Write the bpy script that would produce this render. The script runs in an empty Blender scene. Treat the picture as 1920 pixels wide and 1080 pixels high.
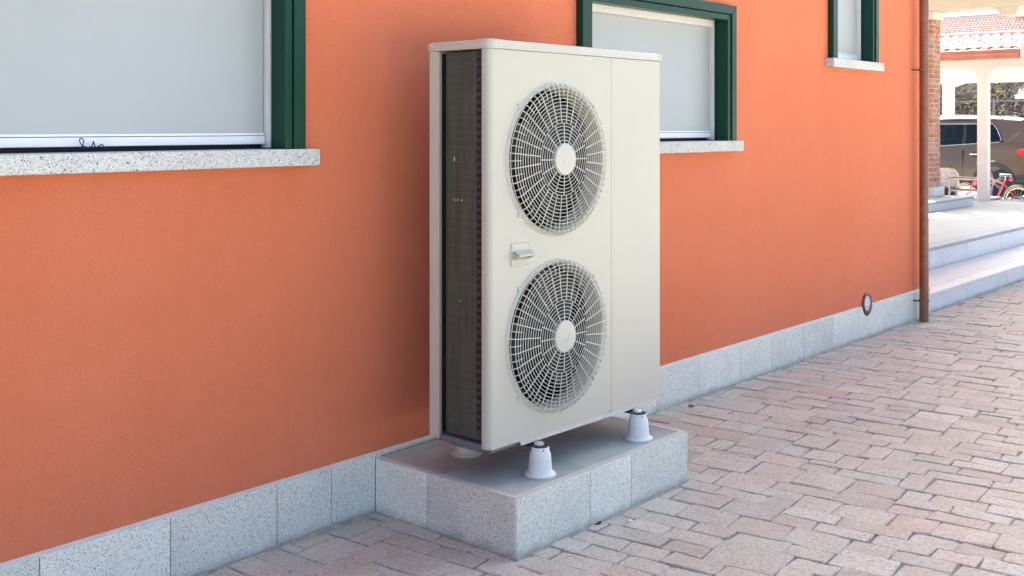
import bpy, bmesh, math, random
from mathutils import Vector, Matrix, noise
random.seed(7)
S = bpy.context.scene
COL = S.collection
R = math.radians
SUN_AZ, SUN_EL = 37.0, 40.0          # azimuth from +X towards +Y (the wall side), elevation

# ------------------------------------------------------------------ camera
cam = bpy.data.cameras.new('camera')
camo = bpy.data.objects.new('camera', cam)
COL.objects.link(camo)
S.camera = camo
cam.sensor_width = 36
cam.lens = 38.466
cam.shift_y = -0.15755
cam.clip_start, cam.clip_end = 0.05, 600
camo.location = (0, 0, 1.38)
camo.rotation_euler = (R(90), 0, R(-49.054))

# ------------------------------------------------------------------ world, sun, exposure
W = bpy.data.worlds.new('World')
S.world = W
W.use_nodes = True
wn = W.node_tree
sky = wn.nodes.new('ShaderNodeTexSky')
sky.sky_type = 'NISHITA'
sky.sun_disc = False
sky.sun_elevation = R(SUN_EL)
sky.sun_rotation = R(90 - SUN_AZ)
sky.altitude = 100
sky.air_density = 0.45
sky.dust_density = 6.0
sky.ozone_density = 1.6
wn.links.new(sky.outputs[0], wn.nodes['Background'].inputs[0])
wn.nodes['Background'].inputs[1].default_value = 0.15
sl = bpy.data.lights.new('sun', 'SUN')
sl.energy = 4.0
sl.angle = R(0.5)
sl.color = (1, 0.95, 0.88)
so = bpy.data.objects.new('sun', sl)
COL.objects.link(so)
d = Vector((math.cos(R(SUN_AZ)) * math.cos(R(SUN_EL)), math.sin(R(SUN_AZ)) * math.cos(R(SUN_EL)), math.sin(R(SUN_EL))))
so.location = d * 60
so.rotation_euler = d.to_track_quat('Z', 'Y').to_euler()
S.view_settings.view_transform = 'Standard'
S.view_settings.look = 'None'
S.view_settings.exposure = 2.50
S.view_settings.gamma = 1
S.view_settings.use_curve_mapping = False
S.cycles.max_bounces = 8
S.cycles.diffuse_bounces = 5

# ------------------------------------------------------------------ materials
class N:
    """tiny node helper"""
    def __init__(s, name):
        s.m = bpy.data.materials.new(name)
        s.m.use_nodes = True
        s.t = s.m.node_tree
        s.b = s.t.nodes['Principled BSDF']
        g = s.t.nodes.new('ShaderNodeNewGeometry')
        oi = s.t.nodes.new('ShaderNodeObjectInfo')
        v = s.t.nodes.new('ShaderNodeVectorMath'); v.operation = 'MULTIPLY_ADD'
        s.t.links.new(oi.outputs['Random'], v.inputs[0])
        v.inputs[1].default_value = (31.7, 17.3, 23.1)
        s.t.links.new(g.outputs['Position'], v.inputs[2])
        s.pos = v.outputs[0]
        s.wpos = g.outputs['Position']
        s.rand = oi.outputs['Random']
    def L(s, a, b): s.t.links.new(a, b)
    def noise(s, scale, detail=3, rough=.55, vec=None, out=0):
        n = s.t.nodes.new('ShaderNodeTexNoise')
        n.inputs['Scale'].default_value = scale; n.inputs['Detail'].default_value = detail
        n.inputs['Roughness'].default_value = rough
        s.L(vec or s.pos, n.inputs['Vector']); return n.outputs[out]
    def voro(s, scale, out='Color', vec=None, feature='F1'):
        n = s.t.nodes.new('ShaderNodeTexVoronoi'); n.feature = feature
        n.inputs['Scale'].default_value = scale
        s.L(vec or s.pos, n.inputs['Vector']); return n.outputs[out]
    def scale(s, v, vec=None):
        n = s.t.nodes.new('ShaderNodeVectorMath'); n.operation = 'MULTIPLY'
        s.L(vec or s.pos, n.inputs[0]); n.inputs[1].default_value = v; return n.outputs[0]
    def ramp(s, fac, stops, interp='LINEAR'):
        n = s.t.nodes.new('ShaderNodeValToRGB'); n.color_ramp.interpolation = interp
        el = n.color_ramp.elements
        while len(el) < len(stops): el.new(0.5)
        for e, (p, c) in zip(el, stops):
            e.position = p; e.color = (c, c, c, 1) if isinstance(c, (int, float)) else (*c, 1)
        s.L(fac, n.inputs[0]); return n.outputs[0]
    def mix(s, f, a, b, mode='MIX'):
        n = s.t.nodes.new('ShaderNodeMix'); n.data_type = 'RGBA'; n.blend_type = mode
        for v, i in ((f, 0), (a, 6), (b, 7)):
            if isinstance(v, (int, float)): n.inputs[i].default_value = v if i == 0 else (v, v, v, 1)
            elif isinstance(v, tuple): n.inputs[i].default_value = (*v, 1)
            else: s.L(v, n.inputs[i])
        return n.outputs[2]
    def math(s, op, a, b=0.0):
        n = s.t.nodes.new('ShaderNodeMath'); n.operation = op
        for i, v in enumerate((a, b)):
            if isinstance(v, (int, float)): n.inputs[i].default_value = v
            else: s.L(v, n.inputs[i])
        return n.outputs[0]
    def color(s, c):
        if isinstance(c, tuple): s.b.inputs['Base Color'].default_value = (*c, 1)
        else: s.L(c, s.b.inputs['Base Color'])
    def set(s, **k):
        for n, v in k.items():
            s.b.inputs[n.replace('_', ' ')].default_value = v
    def bump(s, h, strength=.3, dist=.002):
        n = s.t.nodes.new('ShaderNodeBump'); n.inputs['Strength'].default_value = strength
        n.inputs['Distance'].default_value = dist
        s.L(h, n.inputs['Height']); s.L(n.outputs[0], s.b.inputs['Normal'])

def simple(name, col, rough=.5, var=.08, scale=8, metal=0, bump=0, bscale=300, bdist=.001, spec=.5, coat=0, fine=0, even=False):
    n = N(name)
    a = n.noise(scale, 4)
    lo = tuple(c * (1 - var) for c in col); hi = tuple(min(1, c * (1 + var)) for c in col)
    c = n.ramp(a, [(.3, lo), (.7, hi)])
    if fine:
        c = n.mix(n.ramp(n.noise(bscale * 1.3, 2), [(.35, 0.0), (.7, 1.0)]), c, tuple(x * (1 - fine) for x in col))
    n.color(c)
    n.set(Roughness=rough, Metallic=metal)
    n.b.inputs['Specular IOR Level'].default_value = spec
    n.b.inputs['Coat Weight'].default_value = coat
    if not even: n.L(n.ramp(n.noise(scale * 5, 3), [(.3, max(0, rough - (.07 if rough > .4 else .02))), (.75, min(1, rough + (.09 if rough > .4 else .03)))]), n.b.inputs['Roughness'])
    if bump: n.bump(n.noise(bscale, 3), bump, bdist)
    return n.m

def make_stucco():
    n = N('orange_stucco')
    big = n.noise(.9, 4, vec=n.wpos)
    c = n.ramp(big, [(.3, (.655, .188, .088)), (.7, (.705, .212, .104))])
    stain = n.ramp(n.noise(3.2, 6, .65, vec=n.scale((1, 1, .35), n.wpos)), [(.42, 0.0), (.75, .34)])
    c = n.mix(stain, c, (.62, .145, .055))
    grain = n.noise(430, 3, .6, vec=n.wpos)
    c = n.mix(n.ramp(grain, [(.33, .38), (.5, 0.0)]), c, (.50, .10, .038))
    c = n.mix(n.ramp(grain, [(.56, 0.0), (.74, .25)]), c, (.85, .30, .16))
    n.color(c); n.set(Roughness=.93)
    n.b.inputs['Specular IOR Level'].default_value = .25
    h = n.math('ADD', n.noise(290, 4, .6, vec=n.wpos), n.math('MULTIPLY', n.noise(24, 4, vec=n.wpos), 1.2))
    n.bump(h, .8, .004)
    return n.m

def make_granite(name, light=(.75, .78, .65), mid=(.58, .605, .50), dark=(.20, .21, .19), s=360, warm=0):
    n = N(name)
    cell = n.voro(s, 'Color')
    sep = n.t.nodes.new('ShaderNodeSeparateColor'); n.L(cell, sep.inputs[0])
    c = n.ramp(sep.outputs[0], [(0, dark), (.045, dark), (.07, mid), (.34, mid), (.42, light), (.8, light), (1, tuple(min(.8, v * 1.15) for v in light))])
    f = n.noise(s * 1.7, 2, .6)
    c = n.mix(n.ramp(f, [(.27, .6), (.36, 0.0)]), c, dark)
    blotch = n.noise(5, 5, .6)
    c = n.mix(n.ramp(blotch, [(.4, 0.0), (.75, .22)]), c, (.30, .30, .28))
    # a little dust and green growth low down, where it has built up over the years
    sx = n.t.nodes.new('ShaderNodeSeparateXYZ'); n.L(n.wpos, sx.inputs[0])
    zz = n.math('ADD', sx.outputs[2], n.math('MULTIPLY', n.noise(14, 4, vec=n.wpos), .06))
    c = n.mix(n.ramp(zz, [(.028, .62), (.062, 0.0)]), c, (.27, .285, .22))
    tint = n.ramp(n.rand, [(0, .90), (1, 1.07)])
    c = n.mix(1.0, c, tint, 'MULTIPLY')
    n.color(c); n.set(Roughness=.62)
    n.bump(n.noise(s * 1.5, 2), .25, .0008)
    return n.m

def make_slate():
    n = N('slate')
    c = n.ramp(n.noise(6, 6, .65), [(.3, (.29, .335, .285)), (.7, (.43, .48, .41))])
    c = n.mix(n.ramp(n.noise(2.4, 5), [(.5, 0.0), (.7, .5)]), c, (.24, .25, .21))
    c = n.mix(n.ramp(n.noise(90, 4), [(.55, 0.0), (.8, .35)]), c, (.40, .41, .42))
    n.color(c); n.set(Roughness=.68)
    n.bump(n.noise(60, 5, .7), .35, .002)
    return n.m

def make_paver():
    n = N('clay_paver')
    at = n.t.nodes.new('ShaderNodeAttribute'); at.attribute_name = 'tint'
    base = at.outputs['Color']
    g = n.noise(70, 6, .75, vec=n.wpos)
    c = n.mix(n.ramp(g, [(.38, .85), (.50, 0.0)]), base, (.36, .31, .26))
    c = n.mix(n.ramp(n.noise(9, 5, .6, vec=n.wpos), [(.42, 0.0), (.72, .55)]), c, (.66, .64, .54))
    c = n.mix(n.ramp(n.noise(260, 3, vec=n.wpos), [(.56, 0.0), (.68, .75)]), c, (.78, .76, .68))
    c = n.mix(n.ramp(n.noise(210, 3, vec=n.scale((1.3, .9, 1), n.wpos)), [(.34, .75), (.43, 0.0)]), c, (.20, .165, .14))
    n.color(c); n.set(Roughness=.88)
    n.b.inputs['Specular IOR Level'].default_value = .3
    h = n.math('ADD', n.math('MULTIPLY', n.noise(55, 6, .7, vec=n.wpos), 1.6), n.noise(320, 3, vec=n.wpos))
    n.bump(h, .8, .006)
    return n.m

def make_sand():
    n = N('joint_sand')
    c = n.ramp(n.noise(260, 4, .7, vec=n.wpos), [(.3, (.10, .07, .05)), (.48, (.27, .22, .17)), (.72, (.58, .57, .48))])
    c = n.mix(n.ramp(n.noise(5, 4, vec=n.wpos), [(.45, 0.0), (.65, .4)]), c, (.16, .18, .12))
    n.color(c); n.set(Roughness=.95)
    n.bump(n.noise(300, 4, .7, vec=n.wpos), .8, .004)
    return n.m

def make_glass(name, col, alpha):
    n = N(name)
    g = n.t.nodes.new('ShaderNodeBsdfGlossy'); g.inputs['Roughness'].default_value = .02
    t = n.t.nodes.new('ShaderNodeBsdfTransparent'); t.inputs['Color'].default_value = (*col, 1)
    fr = n.t.nodes.new('ShaderNodeFresnel'); fr.inputs['IOR'].default_value = 1.5
    mx = n.t.nodes.new('ShaderNodeMixShader')
    n.L(fr.outputs[0], mx.inputs[0]); n.L(t.outputs[0], mx.inputs[1]); n.L(g.outputs[0], mx.inputs[2])
    n.L(mx.outputs[0], n.t.nodes['Material Output'].inputs['Surface'])
    return n.m

def make_fabric():
    n = N('blind_fabric')
    c = n.ramp(n.noise(2.2, 3, vec=n.wpos), [(.3, (.40, .435, .42)), (.7, (.42, .455, .44))])
    w = n.noise(1, 2, vec=n.scale((900, 60, 900), n.wpos))
    c = n.mix(n.ramp(w, [(.3, .22), (.5, 0.0)]), c, (.46, .48, .50))
    n.color(c); n.set(Roughness=.8)
    h = n.noise(1.2, 3, vec=n.scale((1.2, 1, .5), n.wpos))
    n.bump(h, .25, .02)
    return n.m

def make_coil():
    n = N('coil_fins')
    v = n.noise(1, 3, .6, vec=n.scale((20, 45, 3), n.wpos))
    c = n.ramp(v, [(.3, (.036, .044, .032)), (.7, (.078, .084, .062))])
    hb = n.noise(1, 2, vec=n.scale((3, 3, 45), n.wpos))
    c = n.mix(n.ramp(hb, [(.4, 0.0), (.65, .45)]), c, (.040, .042, .030))
    c = n.mix(n.ramp(n.noise(700, 2, vec=n.wpos), [(.58, 0.0), (.8, .3)]), c, (.13, .12, .095))
    n.color(c); n.set(Roughness=.6, Metallic=0)
    n.bump(v, .4, .002)
    return n.m

def make_brick():
    n = N('pillar_brick')
    c = n.ramp(n.rand, [(0, (.34, .095, .05)), (.35, (.40, .14, .08)), (.6, (.44, .21, .14)), (.8, (.30, .12, .08)), (.93, (.45, .32, .24)), (1, (.18, .13, .11))])
    c = n.mix(n.ramp(n.noise(26, 5, .7), [(.46, 0.0), (.66, .7)]), c, (.52, .42, .35))
    n.color(c); n.set(Roughness=.9); n.bump(n.noise(60, 5), .6, .006)
    return n.m

def make_bark_twig():
    n = N('dry_thicket')
    at = n.t.nodes.new('ShaderNodeAttribute'); at.attribute_name = 'tint'
    n.color(at.outputs['Color']); n.set(Roughness=.85)
    return n.m

M = dict(
    stucco=make_stucco(), granite=make_granite('granite'), slate=make_slate(), paver=make_paver(), sand=make_sand(),
    sill=make_granite('sill_granite', (.60, .62, .56), (.44, .45, .41), (.09, .09, .09), 320),
    step=make_granite('pale_granite', (.66, .69, .665), (.59, .62, .595), (.42, .44, .43), 230),
    cream=simple('cream_enamel', (.49, .482, .395), .33, .008, 2, even=True),
    guard=simple('cream_plastic', (.52, .515, .43), .42, .02, 10, even=True),
    foot=simple('white_rubber', (.66, .69, .64), .55, .03, 20, bump=.1, bscale=300),
    dark=simple('dark_interior', (.02, .02, .019), .7, .2, 10),
    pan=simple('galvanised_grey', (.15, .165, .175), .5, .12, 12, metal=.3, bump=.1),
    blade=simple('fan_grey', (.014, .014, .014), .45, .1, 5),
    coil=make_coil(), tube=simple('dark_tube', (.008, .007, .007), .5, .2, 30),
    steel=simple('dark_steel', (.03, .045, .06), .35, .2, 20, metal=.4),
    bolt=simple('zinc_bolt', (.62, .63, .62), .35, .1, 40, metal=.6),
    green=simple('green_frame', (.002, .042, .023), .34, .04, 4, even=True, bump=.04, bscale=500, spec=.22),
    fabric=make_fabric(), white=simple('white_bar', (.80, .81, .81), .4, .02, 10),
    rail=simple('pale_rail', (.66, .66, .62), .5, .03, 10),
    black=simple('black_rubber', (.012, .012, .013), .6, .2, 30),
    copper=simple('brown_copper', (.235, .10, .055), .42, .22, 9, metal=.15, bump=.1, bscale=40, fine=.25),
    coppergut=simple('red_copper', (.50, .20, .15), .5, .15, 5),
    cap=simple('plinth_capping', (.53, .54, .47), .6, .08, 20, bump=.3, bscale=120),
    mortar=simple('pale_mortar', (.46, .41, .35), .95, .15, 20, bump=.6, bscale=90, bdist=.006),
    brick=make_brick(), plaster=simple('cream_plaster', (.62, .575, .49), .8, .03, 2, bump=.1, bscale=80),
    postw=simple('white_painted_wood', (.76, .72, .67), .6, .03, 3),
    tile=simple('pink_clay_tile', (.60, .41, .35), .85, .22, 9, bump=.3, bscale=60),
    ridge=simple('ridge_tile', (.60, .40, .37), .85, .1, 5),
    carpaint=simple('taupe_car_paint', (.088, .062, .042), .35, .05, 3, metal=.1, coat=.3, even=True),
    carroof=simple('silver_rail', (.62, .6, .56), .25, .05, 6, metal=.7),
    cartrim=simple('chrome_trim', (.75, .70, .62), .2, .03, 6, metal=.8),
    carplastic=simple('dark_car_plastic', (.035, .035, .036), .6, .1, 9),
    carglass=make_glass('tinted_glass', (.20, .36, .30), 0), seat=simple('black_upholstery', (.012, .012, .013), .8, .1, 9),
    tyre=simple('tyre', (.02, .02, .021), .75, .2, 40), rim=simple('grey_rim', (.32, .33, .35), .35, .1, 9, metal=.6),
    redlens=simple('red_lens', (.62, .012, .02), .15, .1, 9, coat=.6),
    redframe=simple('red_bike_paint', (.55, .015, .03), .3, .1, 9, coat=.5),
    blueframe=simple('blue_bike_paint', (.03, .12, .42), .35, .1, 9, coat=.4),
    silver=simple('silver_metal', (.6, .6, .6), .3, .1, 20, metal=.8),
    paleband=simple('pale_tyre_wall', (.72, .66, .52), .6, .05, 20),
    slat=simple('brown_slat', (.10, .065, .055), .6, .2, 20), furn=simple('white_furniture', (.76, .72, .66), .5, .03, 9),
    cushion=simple('patterned_cushion', (.66, .64, .62), .9, .28, 16, bump=.4, bscale=30, bdist=.02), piping=simple('yellow_piping', (.70, .50, .15), .7, .05, 9),
    moss=simple('moss_dirt', (.42, .42, .32), .98, .35, 25, bump=1, bscale=160, bdist=.01, fine=.4),
    wirem=simple('blue_black_wire', (.012, .015, .05), .4, .1, 9),
    leafm=simple('dead_leaf', (.16, .05, .025), .7, .3, 60), stickm=simple('white_stick', (.75, .72, .66), .7, .1, 60),
    stone=simple('pale_pebble', (.50, .50, .48), .85, .3, 90), hill=simple('dry_hillside', (.045, .038, .03), 1, .3, 2, bump=1, bscale=6, bdist=.1),
    yard=simple('pale_yard_gravel', (.47, .465, .37), .95, .15, 5, bump=.5, bscale=90, bdist=.01),
    twig=make_bark_twig(), pinkw=simple('pale_house_wall', (.66, .58, .50), .85, .05, 1), skyblue=simple('pale_blue_cover', (.55, .62, .70), .4, .05, 4),
    leafg=simple('dark_green_leaf', (.05, .07, .03), .5, .3, 20), dustw=simple('pale_fleck', (.72, .69, .62), .6, .1, 60),
)

# ------------------------------------------------------------------ mesh helpers
ORG = {}                       # world origin of each thing's empty (or zero when its parts are given in local coordinates)

class MB:
    def __init__(s): s.v = []; s.f = []; s.cols = None
    def add(s, vs, fs):
        k = len(s.v); s.v += [tuple(v) for v in vs]; s.f += [tuple(i + k for i in f) for f in fs]; return s
    def box(s, x0, x1, y0, y1, z0, z1):
        if x0 > x1: x0, x1 = x1, x0
        if y0 > y1: y0, y1 = y1, y0
        if z0 > z1: z0, z1 = z1, z0
        return s.add([(x0,y0,z0),(x1,y0,z0),(x1,y1,z0),(x0,y1,z0),(x0,y0,z1),(x1,y0,z1),(x1,y1,z1),(x0,y1,z1)],
                     [(0,3,2,1),(4,5,6,7),(0,1,5,4),(1,2,6,5),(2,3,7,6),(3,0,4,7)])
    def prism(s, poly, axis, a, b):
        """poly in the two other axes (in order), extruded from a to b along axis"""
        n = len(poly)
        def P(p, t):
            return {'x': (t, p[0], p[1]), 'y': (p[0], t, p[1]), 'z': (p[0], p[1], t)}[axis]
        vs = [P(p, a) for p in poly] + [P(p, b) for p in poly]
        fs = [tuple(range(n))[::-1], tuple(range(n, 2 * n))] + [(i, (i + 1) % n, n + (i + 1) % n, n + i) for i in range(n)]
        return s.add(vs, fs)
    def tube(s, pts, r, n=6, closed=False, r1=None):
        pts = [Vector(p) for p in pts]; k = len(pts); vs = []; fs = []
        up = None
        for i, p in enumerate(pts):
            if closed: t = pts[(i + 1) % k] - pts[i - 1]
            else: t = pts[min(i + 1, k - 1)] - pts[max(i - 1, 0)]
            t.normalize()
            if up is None:
                up = Vector((0, 0, 1)) if abs(t.z) < .9 else Vector((1, 0, 0))
            a = t.cross(up)
            if a.length < 1e-6: a = t.orthogonal()
            a.normalize(); b = a.cross(t).normalized(); up = b
            rr = r if r1 is None else r + (r1 - r) * i / (k - 1)
            for j in range(n):
                q = 2 * math.pi * j / n
                vs.append(p + a * math.cos(q) * rr + b * math.sin(q) * rr)
        m = k if closed else k - 1
        for i in range(m):
            for j in range(n):
                i2 = (i + 1) % k
                fs.append((i * n + j, i * n + (j + 1) % n, i2 * n + (j + 1) % n, i2 * n + j))
        if not closed:
            fs += [tuple(range(n)), tuple(range((k - 1) * n, k * n))[::-1]]
        return s.add(vs, fs)
    def lathe(s, prof, c, axis='z', n=24, cap=True):
        """prof: (radius, height) pairs along axis from centre c"""
        vs = []; fs = []; k = len(prof)
        for r, h in prof:
            for j in range(n):
                q = 2 * math.pi * j / n; a, b = r * math.cos(q), r * math.sin(q)
                vs.append({'z': (c[0] + a, c[1] + b, c[2] + h), 'y': (c[0] + a, c[1] + h, c[2] + b), 'x': (c[0] + h, c[1] + a, c[2] + b)}[axis])
        for i in range(k - 1):
            for j in range(n):
                fs.append((i * n + j, i * n + (j + 1) % n, (i + 1) * n + (j + 1) % n, (i + 1) * n + j))
        if cap: fs += [tuple(range(n))[::-1], tuple(range((k - 1) * n, k * n))]
        return s.add(vs, fs)
    def build(s, name, mat, parent=None, bevel=0, segs=1, smooth=False, label=None, kind=None, weld=False, solid=0, fixn=True):
        lo = [min(v[i] for v in s.v) for i in range(3)]; hi = [max(v[i] for v in s.v) for i in range(3)]
        c = Vector([(lo[0] + hi[0]) / 2, (lo[1] + hi[1]) / 2, lo[2]])
        me = bpy.data.meshes.new(name)
        me.from_pydata([(v[0] - c.x, v[1] - c.y, v[2] - c.z) for v in s.v], [], s.f)
        if s.cols:
            ca = me.color_attributes.new('tint', 'FLOAT_COLOR', 'POINT')
            flat = []
            for q in s.cols: flat += [q[0], q[1], q[2], 1]
            ca.data.foreach_set('color', flat)
        if fixn or bevel or weld:
            bm = bmesh.new(); bm.from_mesh(me)
            if weld: bmesh.ops.remove_doubles(bm, verts=bm.verts, dist=1e-5)
            if fixn: bmesh.ops.recalc_face_normals(bm, faces=bm.faces)
            if bevel:
                es = [e for e in bm.edges if len(e.link_faces) == 2 and e.calc_face_angle(0) > .5]
                bmesh.ops.bevel(bm, geom=es, offset=bevel, segments=segs, affect='EDGES', profile=.5, clamp_overlap=True)
            bm.to_mesh(me); bm.free()
        me.materials.append(mat)
        if smooth:
            for p in me.polygons: p.use_smooth = True
            try: me.set_sharp_from_angle(angle=R(38))
            except Exception: pass
        o = bpy.data.objects.new(name, me)
        COL.objects.link(o)
        if parent is not None:
            o.parent = parent; o.location = c - ORG[parent]
        else: o.location = c
        ORG[o] = c
        if solid:
            m = o.modifiers.new('thick', 'SOLIDIFY'); m.thickness = solid; m.offset = -1
        if label: o['label'] = label
        if kind: o['kind'] = kind
        return o

def tag(o, label, cat, group=None):
    o['label'] = label; o['category'] = cat
    if group: o['group'] = group
    return o

def thing(name, label, cat, loc, group=None, rz=0, local=False):
    o = bpy.data.objects.new(name, None); COL.objects.link(o)
    o.location = loc; o.rotation_euler = (0, 0, rz)
    o.empty_display_size = .1
    ORG[o] = Vector((0, 0, 0)) if local else Vector(loc)
    return tag(o, label, cat, group)

def B(*a): return MB().box(*a)

def linkcopy(src, parent, loc, name=None):
    c = src.copy(); COL.objects.link(c); c.parent = parent; c.location = Vector(loc) - ORG[parent]; ORG[c] = Vector(loc)
    return c

WALL, PL = 2.950, 2.937          # stucco face and plinth face (y)

# ================================================================== ground
g = MB()
xs = [-40, -12, -4, 14.5, 17.4, 24, 40, 80, 160]; ys = [-120, -40, -12, -3.4, 3.2, 12, 30, 60, 140]
def gz(x): return -.026 if x < 14.6 else (-.10 if x < 30 else -.2)
for y in ys:
    for x in xs: g.v.append((x, y, gz(x)))
nx = len(xs)
for j in range(len(ys) - 1):
    for i in range(nx - 1): g.f.append((j*nx+i, j*nx+i+1, (j+1)*nx+i+1, (j+1)*nx+i))
ground = g.build('ground', M['yard'], fixn=False); ground['kind'] = 'structure'

bed = MB()
for i in range(48):
    for j in range(20):
        pass
nx, ny = 90, 40
for j in range(ny + 1):
    for i in range(nx + 1):
        x, y = -1.2 + 14.6 * i / nx, -2.4 + 5.7 * j / ny
        bed.v.append((x, y, -.0075 + .004 * noise.noise((x * 3, y * 3, 0))))
for j in range(ny):
    for i in range(nx): bed.f.append((j*(nx+1)+i, j*(nx+1)+i+1, (j+1)*(nx+1)+i+1, (j+1)*(nx+1)+i))
pavement = bed.build('pavement', M['sand'], fixn=False); pavement['kind'] = 'structure'

# --- random ashlar of clay pavers on a 6 cm module, turned 5 degrees off the wall
MOD, ROT = .049, R(5.0)
cr, sr = math.cos(ROT), math.sin(ROT)
def uv2xy(u, v): return (u * cr - v * sr, u * sr + v * cr)
def xy2uv(x, y): return (x * cr + y * sr, -x * sr + y * cr)
U0, U1, V0, V1 = -36, 282, -84, 70
occ = set(); rects = []
sizes = [((3, 4), 8), ((4, 4), 8), ((2, 4), 8), ((3, 3), 5), ((2, 3), 6), ((4, 3), 5), ((3, 2), 4), ((2, 2), 2), ((2, 5), 3), ((4, 5), 2), ((1, 4), 1.6), ((3, 5), 2), ((4, 2), 3)]
for v in range(V0, V1):
    for u in range(U0, U1):
        if (u, v) in occ: continue
        run = 0
        while run < 6 and (u + run, v) not in occ and u + run < U1: run += 1
        opts = []
        for (w, h), wt in sizes:
            if w <= run and not (run - w == 1): opts.append(((w, h), wt))
        if not opts:
            opts = [((min(run, 4), 4), 1), ((min(run, 4), 3), 1)]
        w, h = random.choices([o[0] for o in opts], [o[1] for o in opts])[0]
        for a in range(w):
            for b in range(h): occ.add((u + a, v + b))
        rects.append((u, v, w, h))
palette = [((.575, .535, .415), 6), ((.59, .53, .41), 6), ((.55, .525, .415), 6), ((.60, .565, .445), 5), ((.60, .51, .40), 1.4),
           ((.65, .63, .52), 1.6), ((.58, .57, .46), 4), ((.62, .475, .37), .35), ((.52, .46, .36), 2.4)]
FA = math.atan2(1780, 2051.53)
def project(x, y, z=0):
    zc = x * math.cos(FA) + y * math.sin(FA); r = x * math.sin(FA) - y * math.cos(FA)
    if zc < .3: return None
    return (960 + 2051.5 * r / zc, 237.5 + 2051.5 * (1.38 - z) / zc)

def paver_geo(w, h, rnd):
    """one worn paver, w by h, centred on the origin"""
    hw, hh = w / 2, h / 2
    q = [min(hw * .5, rnd.uniform(.003, .012)) for _ in range(8)]
    base = [(-hw + q[0], -hh), (hw - q[1], -hh), (hw, -hh + q[2]), (hw, hh - q[3]), (hw - q[4], hh), (-hw + q[5], hh), (-hw, hh - q[6]), (-hw, -hh + q[7])]
    if w > h: base.insert(5, (rnd.uniform(-.2, .2) * w, hh)); base.insert(1, (rnd.uniform(-.2, .2) * w, -hh))
    else: base.insert(7, (-hw, rnd.uniform(-.2, .2) * h)); base.insert(3, (hw, rnd.uniform(-.2, .2) * h))
    out = [(x + rnd.uniform(-.005, .004), y + rnd.uniform(-.005, .004)) for x, y in base]
    n = len(out); vs = []; fs = []
    tx, ty, dz = rnd.uniform(-.024, .024), rnd.uniform(-.024, .024), rnd.uniform(-.003, .003)
    vs += [(x, y, -.03) for x, y in out]
    vs += [(x, y, -.0035 + tx * x + ty * y + dz) for x, y in out]
    for x, y in out:
        k = 1 - .0038 / max(.02, math.hypot(x, y)) * rnd.uniform(.7, 1.7)
        vs.append((x * k, y * k, tx * x + ty * y + dz + rnd.uniform(-.0006, .0006)))
    vs.append((0, 0, dz + .0012))
    for i in range(n):
        j = (i + 1) % n
        fs += [(i, j, n + j, n + i), (n + i, n + j, 2 * n + j, 2 * n + i), (2 * n + i, 2 * n + j, 3 * n)]
    return vs, fs
cands = []
for (u, v, w, h) in rects:
    cx, cy = (u + w / 2) * MOD, (v + h / 2) * MOD
    x, y = uv2xy(cx, cy)
    if x < -1.1 or x > 13.2 or y < -2.3 or y > 3.0 + .05 * 0: continue
    if x > 8.06 and y > 3.03: continue
    if 2.74 < x < 3.56 and y > 2.38: continue
    q = project(x, y); area = 0
    if q and -40 < q[0] < 1960 and q[1] < 1120 and not (2.55 < x < 3.75 and y > 2.22):
        zc = x * math.cos(FA) + y * math.sin(FA)
        area = w * h / zc ** 3
        # parts behind the base or the heat pump do not show
        if 700 < q[0] < 1285 and y > 2.3 and x > 2.5: area = 0
        if not (0 <= q[0] <= 1920 and q[1] <= 1085): area *= .3
    cands.append((area, x, y, w * MOD, h * MOD))
cands.sort(key=lambda c: -c[0])
rest = MB(); rest.cols = []
for idx, (area, x, y, w, h) in enumerate(cands):
    rnd = random.Random(idx * 7 + 3)
    gap = rnd.uniform(.0015, .0075)
    vs, fs = paver_geo(w - gap, h - gap, rnd)
    col = rnd.choices([p[0] for p in palette], [p[1] for p in palette])[0]
    k = rnd.uniform(.93, 1.07); col = tuple(c * k for c in col)
    ca, sa = math.cos(ROT + rnd.uniform(-.012, .012)), math.sin(ROT + rnd.uniform(-.012, .012))
    vs = [(x + a * ca - b * sa, y + a * sa + b * ca, c) for a, b, c in vs]
    if idx < 300 and area > 0:
        m = MB().add(vs, fs); m.cols = [col] * len(vs)
        m.build('paver', M['paver'], pavement, fixn=False)
    else:
        rest.add(vs, fs); rest.cols += [col] * len(vs)
rest.build('outlying_pavers', M['paver'], pavement, kind='stuff', fixn=False)

# grit lying in the joints
gr = MB()
rg = random.Random(5)
for _ in range(5200):
    (area, x, y, w, h) = cands[int(len(cands) * rg.random() ** 2 * .8)]
    side = rg.random() < .5
    a, b = ((rg.choice((-1, 1)) * w / 2, rg.uniform(-h / 2, h / 2)) if side else (rg.uniform(-w / 2, w / 2), rg.choice((-1, 1)) * h / 2))
    if rg.random() < .12: a += rg.uniform(-.04, .04); b += rg.uniform(-.04, .04)
    px, py = x + a * cr - b * sr + rg.gauss(0, .003), y + a * sr + b * cr + rg.gauss(0, .003)
    if py > 2.93: continue
    s_ = rg.uniform(.0012, .0034); z = -.004 if rg.random() < .9 else .001
    gr.add([(px - s_, py, z), (px, py - s_ * .8, z + s_ * .3), (px + s_, py, z), (px, py + s_, z), (px + s_ * .1, py, z + s_ * .9)], [(0, 1, 4), (1, 2, 4), (2, 3, 4), (3, 0, 4)])
gro = gr.build('joint_grit', M['stone'], fixn=False, kind='stuff')
gro['label'] = 'tiny pale stones and grit lying in the joints of the brick paving'

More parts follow.
